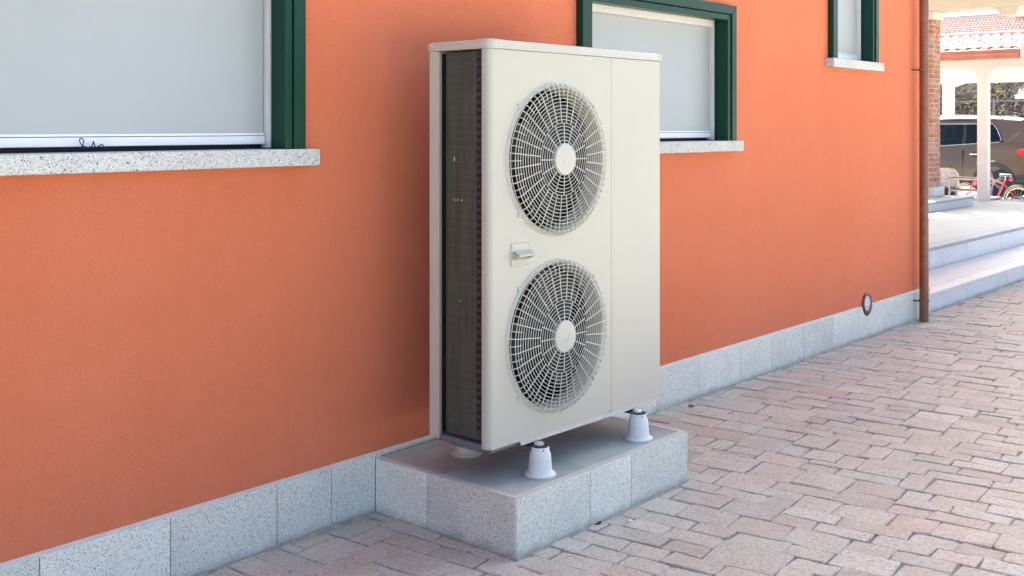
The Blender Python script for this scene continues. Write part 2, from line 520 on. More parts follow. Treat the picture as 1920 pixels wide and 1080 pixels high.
# moss and dirt fillets along the foot of the plinth, base and steps
ms = MB()
def fillet(p0, p1, nrm, wmax=.03, hmax=.012, seed=0):
    L = (Vector(p1) - Vector(p0)).length; n = int(L / .02); base = len(ms.v)
    for i in range(n + 1):
        p = Vector(p0).lerp(Vector(p1), i / n)
        k = .4 + .9 * max(0, .45 + noise.noise((p.x * 2.3 + seed, p.y * 2.3, 1)) + .55 * noise.noise((p.x * 19 + seed, p.y * 17, 4)))
        w, h = wmax * k, hmax * k
        for t, zz in ((-.01, h), (w * .35, h * .75), (w, -.006), (w * 1.1, -.016)):
            ms.v.append((p.x + nrm[0] * t, p.y + nrm[1] * t, zz))
    for i in range(n):
        for j in range(3): ms.f.append((base + i*4 + j, base + i*4 + j + 1, base + (i+1)*4 + j + 1, base + (i+1)*4 + j))
fillet((-.6, PL, 0), (2.63, PL, 0), (0, -1), .026, .009)
fillet((3.66, PL, 0), (8.05, PL, 0), (0, -1), .030, .009, 4)
fillet((2.637, 2.93, 0), (2.637, 2.27, 0), (-1, 0), .02, .008, 8)
fillet((2.637, 2.271, 0), (3.66, 2.271, 0), (0, -1), .016, .008, 12)
fillet((8.06, 2.977, 0), (13, 2.977, 0), (0, -1), .03, .012, 16)
mo = ms.build('moss', M['moss'], smooth=True, kind='stuff')
mo['label'] = 'grey green moss and dirt along the foot of the granite'

# ================================================================== the orange house
HX0, HX1, HZ = -3.0, 7.965, 4.6
house = thing('house', 'orange stucco house with green framed windows above a grey granite plinth', 'house', (2.5, 4.0, 0))
wins = [dict(x0=.955, x1=2.308, z1=2.022), dict(x0=3.832, x1=5.183, z1=2.022), dict(x0=6.371, x1=7.066, z1=2.62)]
SZ = 1.306; SZ3 = 1.802
wins[0]['z0'] = wins[1]['z0'] = SZ; wins[2]['z0'] = SZ3
m = MB()
hx = sorted([HX0, HX1] + [w['x0'] + .012 for w in wins] + [w['x1'] - .012 for w in wins])
hz = sorted([0.0, SZ - .03, 2.01, SZ3 - .03, 2.608, HZ])
def inhole(x, z):
    for w in wins:
        if w['x0'] < x < w['x1'] and w['z0'] - .03 < z < w['z1'] - .01: return True
    return False
for i in range(len(hx) - 1):
    for j in range(len(hz) - 1):
        xm, zm = (hx[i] + hx[i + 1]) / 2, (hz[j] + hz[j + 1]) / 2
        if inhole(xm, zm): continue
        m.add([(hx[i], WALL, hz[j]), (hx[i+1], WALL, hz[j]), (hx[i+1], WALL, hz[j+1]), (hx[i], WALL, hz[j+1])], [(0, 1, 2, 3)])
bkY = 9.0
m.add([(HX1, WALL, 0), (HX1, bkY, 0), (HX1, bkY, HZ), (HX1, WALL, HZ)], [(0, 1, 2, 3)])
m.add([(HX0, bkY, 0), (HX1, bkY, 0), (HX1, bkY, HZ), (HX0, bkY, HZ)], [(0, 3, 2, 1)])
m.add([(HX0, WALL, 0), (HX0, bkY, 0), (HX0, bkY, HZ), (HX0, WALL, HZ)], [(0, 3, 2, 1)])
m.build('stucco_wall', M['stucco'], house, weld=True, fixn=False)
rf = MB().prism([(WALL - .35, HZ), (WALL - .35, HZ + .12), ((WALL + bkY) / 2, HZ + 1.1), (bkY + .35, HZ + .12), (bkY + .35, HZ)], 'x', HX0 - .3, HX1 + .1)
rf.build('roof', M['ridge'], house)
# granite plinth panels with recessed joints
pj = [-2.2, -1.75, -1.3, -.86, -.42, .03, .50, .95, 1.414, 1.816, 2.209, 2.438]
pj2 = [2.438, 2.637]
allj = pj[:-1] + [2.438, 2.640, 3.05, 3.46, 3.84, 4.06, 4.455, 4.842, 5.268, 5.619, 6.016, 6.416, 6.79, 7.2, 7.63, 8.054]
PH = .2035
for a, b in zip(allj[:-1], allj[1:]):
    if a > 2.63 and b < 3.65: continue
    if a < 6.94 < b:      # a round bite is cut for the vent grille
        cx, cz, r = 6.94, .2255, .085
        poly = [(a + .001, -.02), (b - .001, -.02), (b - .001, PH)]
        hh = math.asin((cz - PH) / r)
        t0, t1 = -hh, -math.pi + hh
        for k in range(13):
            t = t0 + (t1 - t0) * k / 12; poly.append((cx + r * math.cos(t), cz + r * math.sin(t)))
        poly.append((a + .001, PH))
        MB().prism(poly, 'y', PL, PL + .04).build('granite_panel', M['granite'], house)
    else:
        B(a + .0014, b - .0014, PL, PL + .04, -.02, PH).build('granite_panel', M['granite'], house, bevel=.0012)
B(2.641, 3.66, PL, PL + .03, .1955, PH).build('granite_panel', M['granite'], house)
B(HX0, 8.05, PL + .006, PL + .03, -.02, PH - .003).build('plinth_backing', M['dark'], house)
cp = MB()
for a, b in ((HX0, 6.865), (7.015, 8.054)):
    cp.add([(a, PL + .001, PH), (b, PL + .001, PH), (b, WALL + .001, PH + .010), (a, WALL + .001, PH + .010)], [(0, 1, 2, 3)])
    cp.add([(a, PL + .001, PH), (b, PL + .001, PH), (b, PL + .001, PH - .004), (a, PL + .001, PH - .004)], [(3, 2, 1, 0)])
cp.build('plinth_capping', M['cap'], house, fixn=False)
B(7.967, 8.054, PL + .04, 3.4, -.02, PH).build('granite_panel', M['granite'], house, bevel=.0015)

# windows
FY = 2.916
def window(w, top=True, left=True):
    x0, x1, z0, z1 = w['x0'], w['x1'], w['z0'], w['z1']
    fw = .081
    fr = MB()
    # outer strip and a slightly stepped inner strip, mitred by overlap of profiles
    def strip(dx, wid, y0):
        a0, a1, c1 = x0 + dx, x1 - dx, z1 - dx
        for poly in ([(a0, z0), (a0 + wid, z0), (a0 + wid, c1 - wid), (a0, c1)],
                     [(a1 - wid, z0), (a1, z0), (a1, c1), (a1 - wid, c1 - wid)],
                     [(a0, c1), (a0 + wid, c1 - wid), (a1 - wid, c1 - wid), (a1, c1)]):
            fr.prism(poly, 'y', y0, WALL + .03)
    strip(0, .048, FY - .004)
    strip(.0505, .030, FY + .004)
    fo = fr.build('window', M['green'], house, bevel=.0018)
    # reveal lining
    rv = MB()
    a0, a1, c1 = x0 + fw - .010, x1 - fw + .010, z1 - fw + .008
    rv.box(a0 - .02, a0, FY + .01, 3.075, z0, c1 + .02)
    rv.box(a1, a1 + .02, FY + .01, 3.075, z0, c1 + .02)
    rv.box(a0, a1, FY + .01, 3.075, c1, c1 + .02)
    rv.build('reveal', M['green'], fo)
    # granite sill
    B(x0 - .033, x1 + .05 - .004, 2.895, 3.08, z0 - .056, z0).build('sill', M['sill'], fo, bevel=.004, segs=2)
    # fabric blind, its bottom bar, side rails, head
    B(a0 + .0150, a1 - .0150, 3.033, 3.037, z0 + .05, c1 - .004).build('blind', M['fabric'], fo)
    bb = MB(); bb.box(a0 + .0150, a1 - .0150, 3.022, 3.040, z0 + .016, z0 + .043)
    bb.box(a0 + .0150, a1 - .0150, 3.026, 3.040, z0 + .045, z0 + .053)
    bb.build('bottom_bar', M['white'], fo, bevel=.0015)
    for xa, xb in ((a0, a0 + .0105), (a1 - .0105, a1)):
        B(xa, xb, 3.006, 3.050, z0 + .004, c1 - .001).build('side_rail', M['rail'], fo, bevel=.001)
    B(a0 + .0115, a1 - .0115, 3.004, 3.030, c1 - .040, c1 - .002).build('head_rail', M['rail'], fo, bevel=.003)
    B(a0, a1, 3.055, 3.06, z0, c1).build('dark_backing', M['black'], fo)
for w in wins: window(w)

# round vent grille, half over the stucco
vg = MB()
vg.lathe([(.050, -.004), (.050, -.012), (.053, -.016), (.062, -.016), (.065, -.010), (.065, .012)], (6.94, WALL, .2255), 'y', 40, cap=False)
ve = vg.build('vent', M['copper'], house, smooth=True)
MB().lathe([(.051, -.002), (.051, .003)], (6.94, WALL, .2255), 'y', 32).build('vent_backing', M['black'], ve)
for k in range(-4, 5):
    z = .2255 + k * .0105; hwid = math.sqrt(max(0, .050 ** 2 - (k * .0105) ** 2))
    MB().prism([(WALL - .004, z + .004), (WALL - .014, z - .0035), (WALL - .0125, z - .0045), (WALL - .0025, z + .003)], 'x', 6.94 - hwid, 6.94 + hwid).build('slat', M['white'], ve)

# downpipe
dp = thing('downpipe', 'brown copper downpipe at the far corner of the orange wall', 'downpipe', (7.79, 2.885, 0))
px, py, pr = 7.775, 2.878, .0315
MB().lathe([(pr - .002, .0), (pr, .0), (pr, HZ - .1)], (px, py, .004), 'z', 28, cap=False).build('pipe', M['copper'], dp, smooth=True)
MB().tube([(px + pr * .98, py - .004, .02), (px + pr * .98, py - .004, HZ - .1)], .0022, 5).build('seam', M['copper'], dp)
for zb in (.147, 1.782, 3.5):
    b_ = MB().lathe([(pr + .001, -.009), (pr + .004, -.009), (pr + .004, .009), (pr + .001, .009)], (px, py, zb), 'z', 28, cap=False)
    b_.box(px - pr - .022, px - pr, py - .006, py + .006, zb - .008, zb + .008)
    br = b_.build('bracket', M['copper'], dp)
    MB().tube([(px - pr - .012, py, zb), (px - pr - .012, WALL + .01, zb)], .005, 6).build('stud', M['steel'], br)

# ================================================================== base for the heat pump
BX0, BX1, BY0, BZ = 2.637, 3.660, 2.271, .194
base = thing('equipment_base', 'low granite clad base with slate top against the orange wall under the heat pump', 'base', ((BX0 + BX1) / 2, 2.6, 0))
B(BX0 + .012, BX1 - .012, BY0 + .012, PL - .001, -.02, BZ - .012).build('core', M['dark'], base)
T = .022
for a, b in ((BX0 + .0015, 3.030), (3.030, 3.278), (3.278, BX1)):
    B(a + .0013, b - .0013, BY0, BY0 + T, -.02, BZ).build('granite_panel', M['granite'], base, bevel=.0012)
for a, b in ((BY0 + .0015, 2.674), (2.674, PL - .001)):
    y0 = BY0 + .0035 if a < 2.3 else a
    B(BX0, BX0 + T, y0 + .0012, b - .0014, -.02, BZ - .0015).build('granite_panel', M['granite'], base, bevel=.0012)
B(BX1 - T, BX1 - .001, BY0 + T + .001, PL - .001, -.02, BZ - .001).build('granite_panel', M['granite'], base, bevel=.0012)
rm = MB()
rm.box(BX0 + .0005, BX1 - .0005, BY0 + .0005, BY0 + .026, BZ - .001, BZ + .0025)
rm.box(BX0 + .0005, BX0 + .024, BY0 + .0265, PL, BZ - .001, BZ + .0022)
rm.box(BX1 - .026, BX1 - .0005, BY0 + .0265, PL, BZ - .001, BZ + .0022)
rm.build('edge_trim', M['cap'], base)
sxs = [BX0 + .0245, 3.045, 3.455, BX1 - .0265]
for a, b in zip(sxs[:-1], sxs[1:]):
    for c, d_ in ((BY0 + .0275, 2.62), (2.62, PL - .002)):
        B(a + .001, b - .001, c + .001, d_ - .001, BZ - .012, BZ + .0005).build('slate_tile', M['slate'], base)
# little flakes and stains on top of the slate
rg = random.Random(9)
fl = MB()
for _ in range(26):
    x, y = rg.uniform(2.75, 3.6), rg.uniform(2.32, 2.9); s_ = rg.uniform(.0012, .003)
    fl.add([(x - s_, y, BZ + .001), (x, y - s_, BZ + .001), (x + s_, y, BZ + .0012), (x, y + s_ * .7, BZ + .003)], [(0, 1, 3), (1, 2, 3), (2, 0, 3)])
fo = fl.build('grit', M['dustw'], fixn=False, kind='stuff'); fo['label'] = 'pale specks of grit on the slate top under the heat pump'

# ================================================================== the heat pump (local coordinates: x along the front, y to the back, z up)
HPW, HPD, HPH = .986, .283, 1.3505
hp = thing('heat_pump', 'tall cream heat pump outdoor unit with two round fan grilles', 'heat pump', (2.6565, 2.4012, .3181), rz=-.0155, local=True)
SEAM, FCX, FR = .662, .349, .2665
FCZ = (.948, .330)
TOPZ = HPH - .032
rc = .020
fp = MB()
def cell(x0, x1, z0, z1, cx, cz, r, n=72):
    """flat rectangle at y=0 with a round hole"""
    ins = []; outp = []
    for k in range(n):
        t = 2 * math.pi * k / n; c, s_ = math.cos(t), math.sin(t)
        ins.append((cx + r * c, 0, cz + r * s_))
        kx = ((x1 - cx) / c if c > 1e-9 else (x0 - cx) / c if c < -1e-9 else 1e9)
        kz = ((z1 - cz) / s_ if s_ > 1e-9 else (z0 - cz) / s_ if s_ < -1e-9 else 1e9)
        q = min(kx, kz); outp.append([cx + q * c, 0, cz + q * s_])
    vs = ins + outp; fs = []
    def edge(p): return 0 if abs(p[0] - x1) < 1e-6 else 1 if abs(p[2] - z1) < 1e-6 else 2 if abs(p[0] - x0) < 1e-6 else 3
    corner = {(0, 1): (x1, z1), (1, 2): (x0, z1), (2, 3): (x0, z0), (3, 0): (x1, z0)}
    for k in range(n):
        k2 = (k + 1) % n; e = (edge(outp[k]), edge(outp[k2]))
        if e in corner:
            vs.append((corner[e][0], 0, corner[e][1]))
            fs.append((k, n + k, len(vs) - 1, n + k2, k2))
        else: fs.append((k, n + k, n + k2, k2))
    fp.add(vs, fs)
zm = (FCZ[0] + FCZ[1]) / 2
cell(rc, SEAM, 0, zm, FCX, FCZ[1], FR - .012)
cell(rc, SEAM, zm, TOPZ, FCX, FCZ[0], FR - .012)
prof = [(0, .036)] + [(rc - rc * math.cos(t), rc - rc * math.sin(t)) for t in [math.pi / 2 * k / 7 for k in range(8)]]
prof = [(0.016, .036)] + prof
for a, b in zip(prof[:-1], prof[1:]):
    fp.add([(a[0], a[1], 0), (b[0], b[1], 0), (b[0], b[1], TOPZ), (a[0], a[1], TOPZ)], [(0, 1, 2, 3)])
fp.add([(SEAM, 0, 0), (SEAM, .01, 0), (SEAM, .01, TOPZ), (SEAM, 0, TOPZ)], [(0, 1, 2, 3)])
front = fp.build('front_panel', M['cream'], hp, weld=True, smooth=True, fixn=False)
# service panel wraps the right end
sp = MB()
sp.prism([(SEAM + .0022, 0), (HPW - .006, 0), (HPW - .001, .002), (HPW, .006), (HPW, HPD - .004), (HPW - .02, HPD - .004), (HPW - .02, .02), (SEAM + .0022, .02)], 'z', 0, TOPZ)
sp.build('service_panel', M['cream'], hp, bevel=.001)
# inner shell so that nothing shines through
sh = MB()
sh.box(.05, HPW - .022, HPD - .014, HPD - .006, .002, TOPZ - .003)
sh.box(.0475, .050, .022, HPD - .003, .012, TOPZ - .012)
sh.box(SEAM - .002, SEAM + .012, .012, HPD - .014, .02, TOPZ - .01)
sh.box(.05, HPW - .022, .022, HPD - .014, .004, .012)
sh.box(.05, HPW - .022, .022, HPD - .014, TOPZ - .012, TOPZ - .004)
sh.build('inner_shell', M['dark'], hp)
# lid with rounded corners
def rounded(x0, x1, y0, y1, rads, n=6):
    P = []
    for (cx, cy, r, t0) in ((x0 + rads[0], y0 + rads[0], rads[0], 180), (x1 - rads[1], y0 + rads[1], rads[1], 270), (x1 - rads[2], y1 - rads[2], rads[2], 0), (x0 + rads[3], y1 - rads[3], rads[3], 90)):
        for k in range(n + 1):
            t = R(t0 + 90 * k / n); P.append((cx + r * math.cos(t), cy + r * math.sin(t)))
    return P
lid = MB(); lv = []; ni = None
for inset, z in ((0, TOPZ + .0015), (0, HPH - .008), (.0025, HPH - .003), (.008, HPH)):
    P = rounded(-.004 + inset, HPW + .004 - inset, -.004 + inset, HPD + .002 - inset, [rc + .006 - inset * .5, .010, .010, .008])
    ni = len(P); lv += [(x, y, z) for x, y in P]
lf = [tuple(range(ni))[::-1], tuple(range(3 * ni, 4 * ni))]
for k in range(3):
    for i in range(ni): lf.append((k*ni+i, k*ni+(i+1) % ni, (k+1)*ni+(i+1) % ni, (k+1)*ni+i))
lid.add(lv, lf)
lido = lid.build('top_lid', M['cream'], hp, smooth=True)
for cx0, cx1, cy0, cy1 in ((HPW - .022, HPW + .0052, -.0052, .02), (-.0052, .02, HPD - .022, HPD + .0032)):
    B(cx0, cx1, cy0, cy1, TOPZ + .001, HPH - .004).build('corner_cap', M['cream'], lido, bevel=.004, segs=3, smooth=True)
cc = MB(); P = rounded(-.0056, .060, -.0056, .060, [rc + .0075, .002, .002, .002], 8)
P = [p for p in P]
cv = []
for inset, z in ((0, TOPZ + .001), (0, HPH - .007), (.003, HPH - .001), (.009, HPH + .0018)):
    P = rounded(-.0056 + inset, .060, -.0056 + inset, .060, [rc + .0075 - inset * .5, .002, .002, .002], 8); cv += [(x, y, z) for x, y in P]
nc = len(P)
cf = [tuple(range(nc))[::-1], tuple(range(3 * nc, 4 * nc))]
for k in range(3):
    for i in range(nc): cf.append((k*nc+i, k*nc+(i+1) % nc, (k+1)*nc+(i+1) % nc, (k+1)*nc+i))
MB().add(cv, cf).build('corner_cap', M['cream'], lido, smooth=True)
# rear post of the left side and its inner flange
rp = MB().prism([(0, .237), (0, HPD), (.03, HPD), (.03, HPD - .002), (.002, HPD - .002), (.002, .237)], 'z', -.002, TOPZ)
rp.build('rear_post', M['cream'], hp)
B(.0023, .0135, .2372, .2392, -.002, TOPZ - .001).build('side_flange', simple('flange_grey_cream', (.27, .28, .23), .5, .03, 8, even=True), hp)
# finned coil behind the open side
co = MB()
co.box(.022, .046, .0855, .224, .016, TOPZ - .004)
coil = co.build('coil', M['coil'], hp)
lines = MB()
z = .045
rr = random.Random(3)
while z < TOPZ - .02:
    k = rr.uniform(-.0006, .0006)
    lines.box(.0214 + k, .023, .087, .223, z, z + .0012)
    z += .0256 * rr.choice((1, 1, 2))
lines.build('fin_seam', simple('fin_seam_grey', (.085, .082, .064), .5, .1, 30), coil)
B(.0212, .0226, .0845, .0862, .016, TOPZ - .004).build('end_plate_edge', M['pan'], coil)
B(.0232, .046, .0365, .0843, .016, TOPZ - .004).build('end_plate', simple('end_plate_brown', (.046, .050, .045), .6, .2, 20), coil)
hairs = MB(); z = .05
while z < TOPZ - .03:
    hairs.box(.0205, .024, .062 + rr.uniform(-.003, .002), .079, z, z + .011 + rr.uniform(0, .003)); z += .0256
hairs.build('pipe_bends', M['tube'], coil, bevel=.001)
for yy, zz, l in ((.185, .945, .014), (.185, .81, .007), (.170, .81, .007), (.150, .81, .007), (.160, .47, .005)):
    MB().tube([(.021, yy, zz), (.020, yy - .002, zz + l)], .0012, 5).build('bent_fin', M['stickm'], coil)
# base pan with stepped edge and front lip
bp = MB()
bp.box(.006, HPW - .004, .004, HPD - .002, -.006, .010)
bp.box(.020, HPW - .02, .014, HPD - .02, -.016, -.0065)
bp.prism([(.012, -.0065), (.05, -.0065), (.062, -.018), (.20, -.018), (.212, -.0065), (HPD - .01, -.0065), (HPD - .01, -.004), (.012, -.004)], 'x', .010, .055)
bp.build('base_pan', M['pan'], hp, bevel=.0015)
MB().prism([(.150, .0), (.158, -.0165), (.978, -.0165), (.986, 0)], 'y', .0012, .004).build('front_lip', simple('lip_cream', (.56, .545, .47), .45, .04, 8), hp)

def screw(p, axis, parent, r=.0042):
    s_ = {'y': -1, 'x': -1}[axis]
    prof = [(r, 0), (r, s_ * .0012), (r * .6, s_ * .0026), (.0001, s_ * .003)]
    MB().lathe(prof, p, axis, 12, cap=False).build('screw', M['bolt'], parent, smooth=True)
for x in (.155, .478, .70): screw((x, -.004, HPH - .014), 'y', lido)
for y in (.030, .262): screw((-.0045 - (.001 if y < .1 else .001), y, HPH - .016), 'x', lido)
screw((0, .272, .014), 'x', hp)
for x in (.235, .46, .62): screw((x, .001, -.008), 'y', hp, .0036)
for z in (.42, 1.20, .13): MB().lathe([(.0015, 0), (.0015, -.0006)], (.0238, .212, z), 'x', 8).build('screw_hole', M['black'], hp)

# fan guards
def guard_y(q):
    """height of the grille in front of the panel for relative radius q"""
    if q < .90: return -.025 - .006 * (1 - q / .9)
    t = (q - .90) / .10
    return -.025 * math.sqrt(max(0, 1 - t * t)) - .001
ri = [.205 + .046 * k for k in range(6)]
ro = [.475 + (.985 - .475) * k / 11 for k in range(12)]
def fan(cz, mark):
    gd = MB()
    def ring(q, rad=.0014, n=88, seg=5, yoff=0):
        gd.tube([(FCX + FR * q * math.cos(2 * math.pi * k / n), guard_y(q) + yoff, cz + FR * q * math.sin(2 * math.pi * k / n)) for k in range(n)], rad, seg, closed=True)
    for q in ri: ring(q)
    for q in ro: ring(q)
    def spoke(t, q0, q1, r=.0020):
        steps = max(2, int((q1 - q0) / .06)); qs = [q0 + (q1 - q0) * k / steps for k in range(steps + 1)]
        if q1 > .97: qs = [q for q in qs if q < .9] + [.90, .94, .965, .985, .997]
        gd.tube([(FCX + FR * q * math.cos(t), guard_y(q) - .0018, cz + FR * q * math.sin(t)) for q in qs], r, 5)
    for k in range(16): spoke(2 * math.pi * k / 16, .17, .475)
    for k in range(32): spoke(2 * math.pi * (k + .5) / 32, .475, 1.0)
    for k in range(32): spoke(2 * math.pi * k / 32, .83, 1.0 if k % 2 else .985, .0017)
    go = gd.build('fan_guard', M['guard'], hp, smooth=True, fixn=False)
    rim = MB().lathe([(FR - .013, .004), (FR - .013, .0), (FR - .008, -.004), (FR + .001, -.004), (FR + .004, -.002), (FR + .0045, .0)], (FCX, 0, cz), 'y', 88, cap=False)
    rim.build('rim', M['guard'], go, smooth=True, fixn=True)
    for t in (42, 138, 222, 318):
        tt = R(t); ex, ez = FCX + (FR + .012) * math.cos(tt), cz + (FR + .012) * math.sin(tt)
        e = MB().lathe([(.0065, .0005), (.0065, -.0045), (.0045, -.0055), (.0001, -.0055)], (ex, 0, ez), 'y', 14, cap=False)
        eo = e.build('lug', M['guard'], go, smooth=True)
        MB().lathe([(.0032, -.0075), (.0032, -.0088), (.0001, -.0094)], (ex, .002, ez), 'y', 10, cap=False).build('screw', M['bolt'], go)
    hb = MB().lathe([(FR * .212, -.026), (FR * .212, -.035), (FR * .200, -.0385), (FR * .10, -.0402), (.0001, -.0408)], (FCX, 0, cz), 'y', 48, cap=False)
    hub = hb.build('hub_cap', M['guard'], go, smooth=True)
    mk = MB()
    if mark == 0: mk.lathe([(.0135, -.0402), (.0125, -.0412), (.0115, -.0402)], (FCX + .004, 0, cz - .014), 'y', 24, cap=False)
    else: mk.tube([(FCX - .012 + .028 * t, -.0408, cz - .012 + .022 * t - .016 * math.sin(t * 3.1)) for t in [k / 10 for k in range(11)]], .0016, 5)
    mk.build('embossed_mark', M['guard'], hub, smooth=True)
    # bell mouth and rotor
    bmth = MB().lathe([(FR - .012, .002), (FR - .020, .012), (FR - .024, .045), (FR - .024, .06)], (FCX, 0, cz), 'y', 64, cap=False)
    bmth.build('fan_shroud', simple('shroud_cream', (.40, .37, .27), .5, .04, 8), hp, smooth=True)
    fbk = MB(); fbk.box(.052, SEAM - .004, .205, .21, cz - .31, cz + .31)
    hubm = MB().lathe([(.055, .035), (.055, .03), (.05, .025), (.0001, .022)], (FCX, 0, cz), 'y', 28, cap=False)
    hubm.lathe([(.055, .035), (.055, .10)], (FCX, 0, cz), 'y', 28, cap=True)
    fn = hubm.build('fan', M['blade'], hp, smooth=True)
    for k in range(3):
        bl = MB(); t0 = 2 * math.pi * k / 3 + (.5 if mark else .1); nr, na = 8, 8
        for i in range(nr + 1):
            r_ = .05 + (FR - .032 - .05) * i / nr
            a0 = -.15 + .55 * (i / nr) ** 1.5; a1 = a0 + 1.25 - .15 * i / nr
            for j in range(na + 1):
                a = t0 + a0 + (a1 - a0) * j / na
                bl.v.append((FCX + r_ * math.cos(a), .035 + .055 * j / na + .01 * math.sin(math.pi * j / na), cz + r_ * math.sin(a)))
        for i in range(nr):
            for j in range(na): bl.f.append((i*(na+1)+j, i*(na+1)+j+1, (i+1)*(na+1)+j+1, (i+1)*(na+1)+j))
        bl.build('fan_blade', M['blade'], fn, smooth=True, solid=.002)
    # motor bracket behind
    mb_ = MB(); mb_.box(FCX - .05, FCX - .035, .12, .14, cz - .30, cz + .30); mb_.box(FCX + .035, FCX + .05, .12, .14, cz - .30, cz + .30)
    mb_.build('motor_bracket', M['dark'], hp)
fan(FCZ[0], 0)
fan(FCZ[1], 1)

# hooded carrying handle
hx0, hx1, hz0, hz1 = .103, .203, .594, .670
pl = MB(); pl.box(hx0, hx1, -.0035, 0, hz0, hz1)
hd = pl.build('handle', M['cream'], hp, bevel=.0012)
h2 = MB()
a, b = hx0 + .008, hx1 - .008
zt, zl, zb_ = hz1 - .024, hz1 - .038, hz0 + .020
# hood: sloping top, side cheeks, open below
def slab(ps, qs):
    n = len(ps); h2.add(ps + qs, [tuple(range(n)), tuple(range(n, 2 * n))[::-1]] + [(i, (i + 1) % n, n + (i + 1) % n, n + i) for i in range(n)])
h2.prism([(-.0036, zt), (-.030, zl), (-.030, zl - .006), (-.0036, zt - .006)], 'x', a, b)
for xa in (a, b - .003):
    h2.prism([(-.0036, zt), (-.030, zl), (-.030, zl - .006), (-.0036, zb_)], 'x', xa, xa + .003)
h2.build('hood', M['cream'], hd, bevel=.0008)
B(a + .003, b - .003, -.0042, -.0036, zb_, zt - .008).build('recess', simple('recess_ochre', (.40, .33, .20), .6, .1, 10), hd)
for x in (hx0 + .014, hx1 - .012): screw((x, -.0036, hz1 - .010), 'y', hd, .0036)

# mounting arms under the pan
for fx in (.222, .798):
    for fy, sgn in ((-.028, -1), (.325, 1)):
        ar = MB()
        z0 = -.026
        pts = rounded(fx - .030, fx + .030, min(fy, .10) if sgn < 0 else .19, .10 if sgn < 0 else fy, [.02, .02, .005, .005] if sgn < 0 else [.005, .005, .02, .02])
        ar.prism([(p[0], p[1]) for p in pts], 'z', z0, z0 + .004)
        ao = ar.build('mounting_arm', M['steel'], hp, bevel=.001)
        B(fx - .05, fx + .05, (.02 if sgn < 0 else .2), (.09 if sgn < 0 else .27), z0 + .0045, -.017).build('bracket', M['pan'], ao)
        MB().lathe([(.017, 0), (.017, .006), (.012, .009), (.0001, .010)], (fx, fy + .006 * -sgn, z0 + .004), 'z', 18, cap=False).build('bolt_head', M['bolt'], ao, smooth=True)

# the four feet: separate flared pots standing on the slate
foot_pos = [((2.878, 2.370), 'white flared foot under the front left corner of the heat pump', 'foot'),
            ((3.454, 2.361), 'white flared foot under the front right end of the heat pump', 'foot'),
            ((2.885, 2.722), 'cream flared foot behind, under the rear left corner of the heat pump', 'guard'),
            ((3.459, 2.713), 'flared foot under the rear right corner of the heat pump, close to the wall', 'guard')]
for (fx, fy), lab, mt in foot_pos:
    f = thing('support_foot', lab, 'foot', (fx, fy, BZ + .0005), 'feet under the heat pump')
    MB().lathe([(.0001, 0), (.053, 0), (.0545, .002), (.0535, .007), (.0455, .010), (.0415, .016), (.0400, .026), (.0385, .050), (.0365, .072), (.0320, .082), (.0310, .084), (.0310, .0955), (.0295, .0975), (.022, .0975)],
               (fx, fy, BZ + .0005), 'z', 40, cap=False).build('pot', M[mt], f, smooth=True)
    ang = R(228)
    c = (fx + .0312 * math.cos(R(-120)), fy + .0312 * math.sin(R(-120)), BZ + .091)
    MB().lathe([(.0026, -.001), (.0026, .001)], c, 'y', 10).build('hole', M['black'], f)
    MB().lathe([(.0270, .0970), (.0285, .0985), (.0285, .1005), (.0001, .1005)], (fx, fy, BZ), 'z', 30, cap=False).build('rubber_pad', M['black'], f, smooth=True)

# ================================================================== things lying about
wr = MB()
pts = [(0, 0), (.006, .006), (.010, .014), (.011, .020), (.007, .024), (.003, .021), (.003, .014), (.008, .008), (.016, .004), (.026, .001), (.036, .004), (.046, .012), (.0475, .018), (.0485, .012), (.051, .002), (.056, .004), (.064, .008), (.072, .009), (.079, .006), (.084, -.001)]
def smoothpts(P, it=2):
    for _ in range(it):
        Q = [P[0]]
        for a_, b_ in zip(P[:-1], P[1:]):
            Q += [tuple(a_[i] * .75 + b_[i] * .25 for i in range(len(a_))), tuple(a_[i] * .25 + b_[i] * .75 for i in range(len(a_)))]
        P = Q + [P[-1]]
    return P
pts = smoothpts([(1.563 + x * .95, 3.004 - .006 * math.sin(i * .9), SZ + .0105 + z * 1.3) for i, (x, z) in enumerate(pts)])
wr.tube(pts, .0017, 5)
tag(wr.build('wire', M['wirem'], smooth=True), 'thin dark curly wire lying on the sill of the left window', 'wire')

lf_ = MB()
for k in range(6):
    a0 = k / 6 * 6.28
    lf_.add([(4.639, 2.859, .004), (4.639 + .02 * math.cos(a0), 2.859 + .012 * math.sin(a0), .012 + .006 * math.sin(k * 2.1)), (4.639 + .022 * math.cos(a0 + 1), 2.859 + .013 * math.sin(a0 + 1), .006)], [(0, 1, 2)])
tag(lf_.build('dead_leaf', M['leafm'], solid=.0005, fixn=False), 'curled brown dead leaf on the paving beside the plinth', 'leaf')
tag(MB().tube([(6.97, 2.77, .006), (7.01, 2.80, .008), (7.06, 2.825, .006)], .004, 6).build('stick', M['stickm']), 'short pale stick on the paving below the round vent', 'stick')
for (x, y, r_, lab) in ((3.165, 2.195, .011, 'round white fleck on a paver just right of the dark chip by the base'), (3.06, 2.09, .008, 'small white fleck on the paver nearest the corner of the base')):
    c = MB().lathe([(r_, 0), (r_ * .8, .0012), (.0001, .0018)], (x, y, .0015), 'z', 9, cap=False)
    tag(c.build('fleck', M['dustw']), lab, 'fleck')
tag(MB().prism([(3.045, 2.262), (3.075, 2.268), (3.085, 2.262), (3.06, 2.250)], 'z', -.002, .006).build('chip', M['black']), 'small black chip wedged under the front joint of the granite base', 'chip')

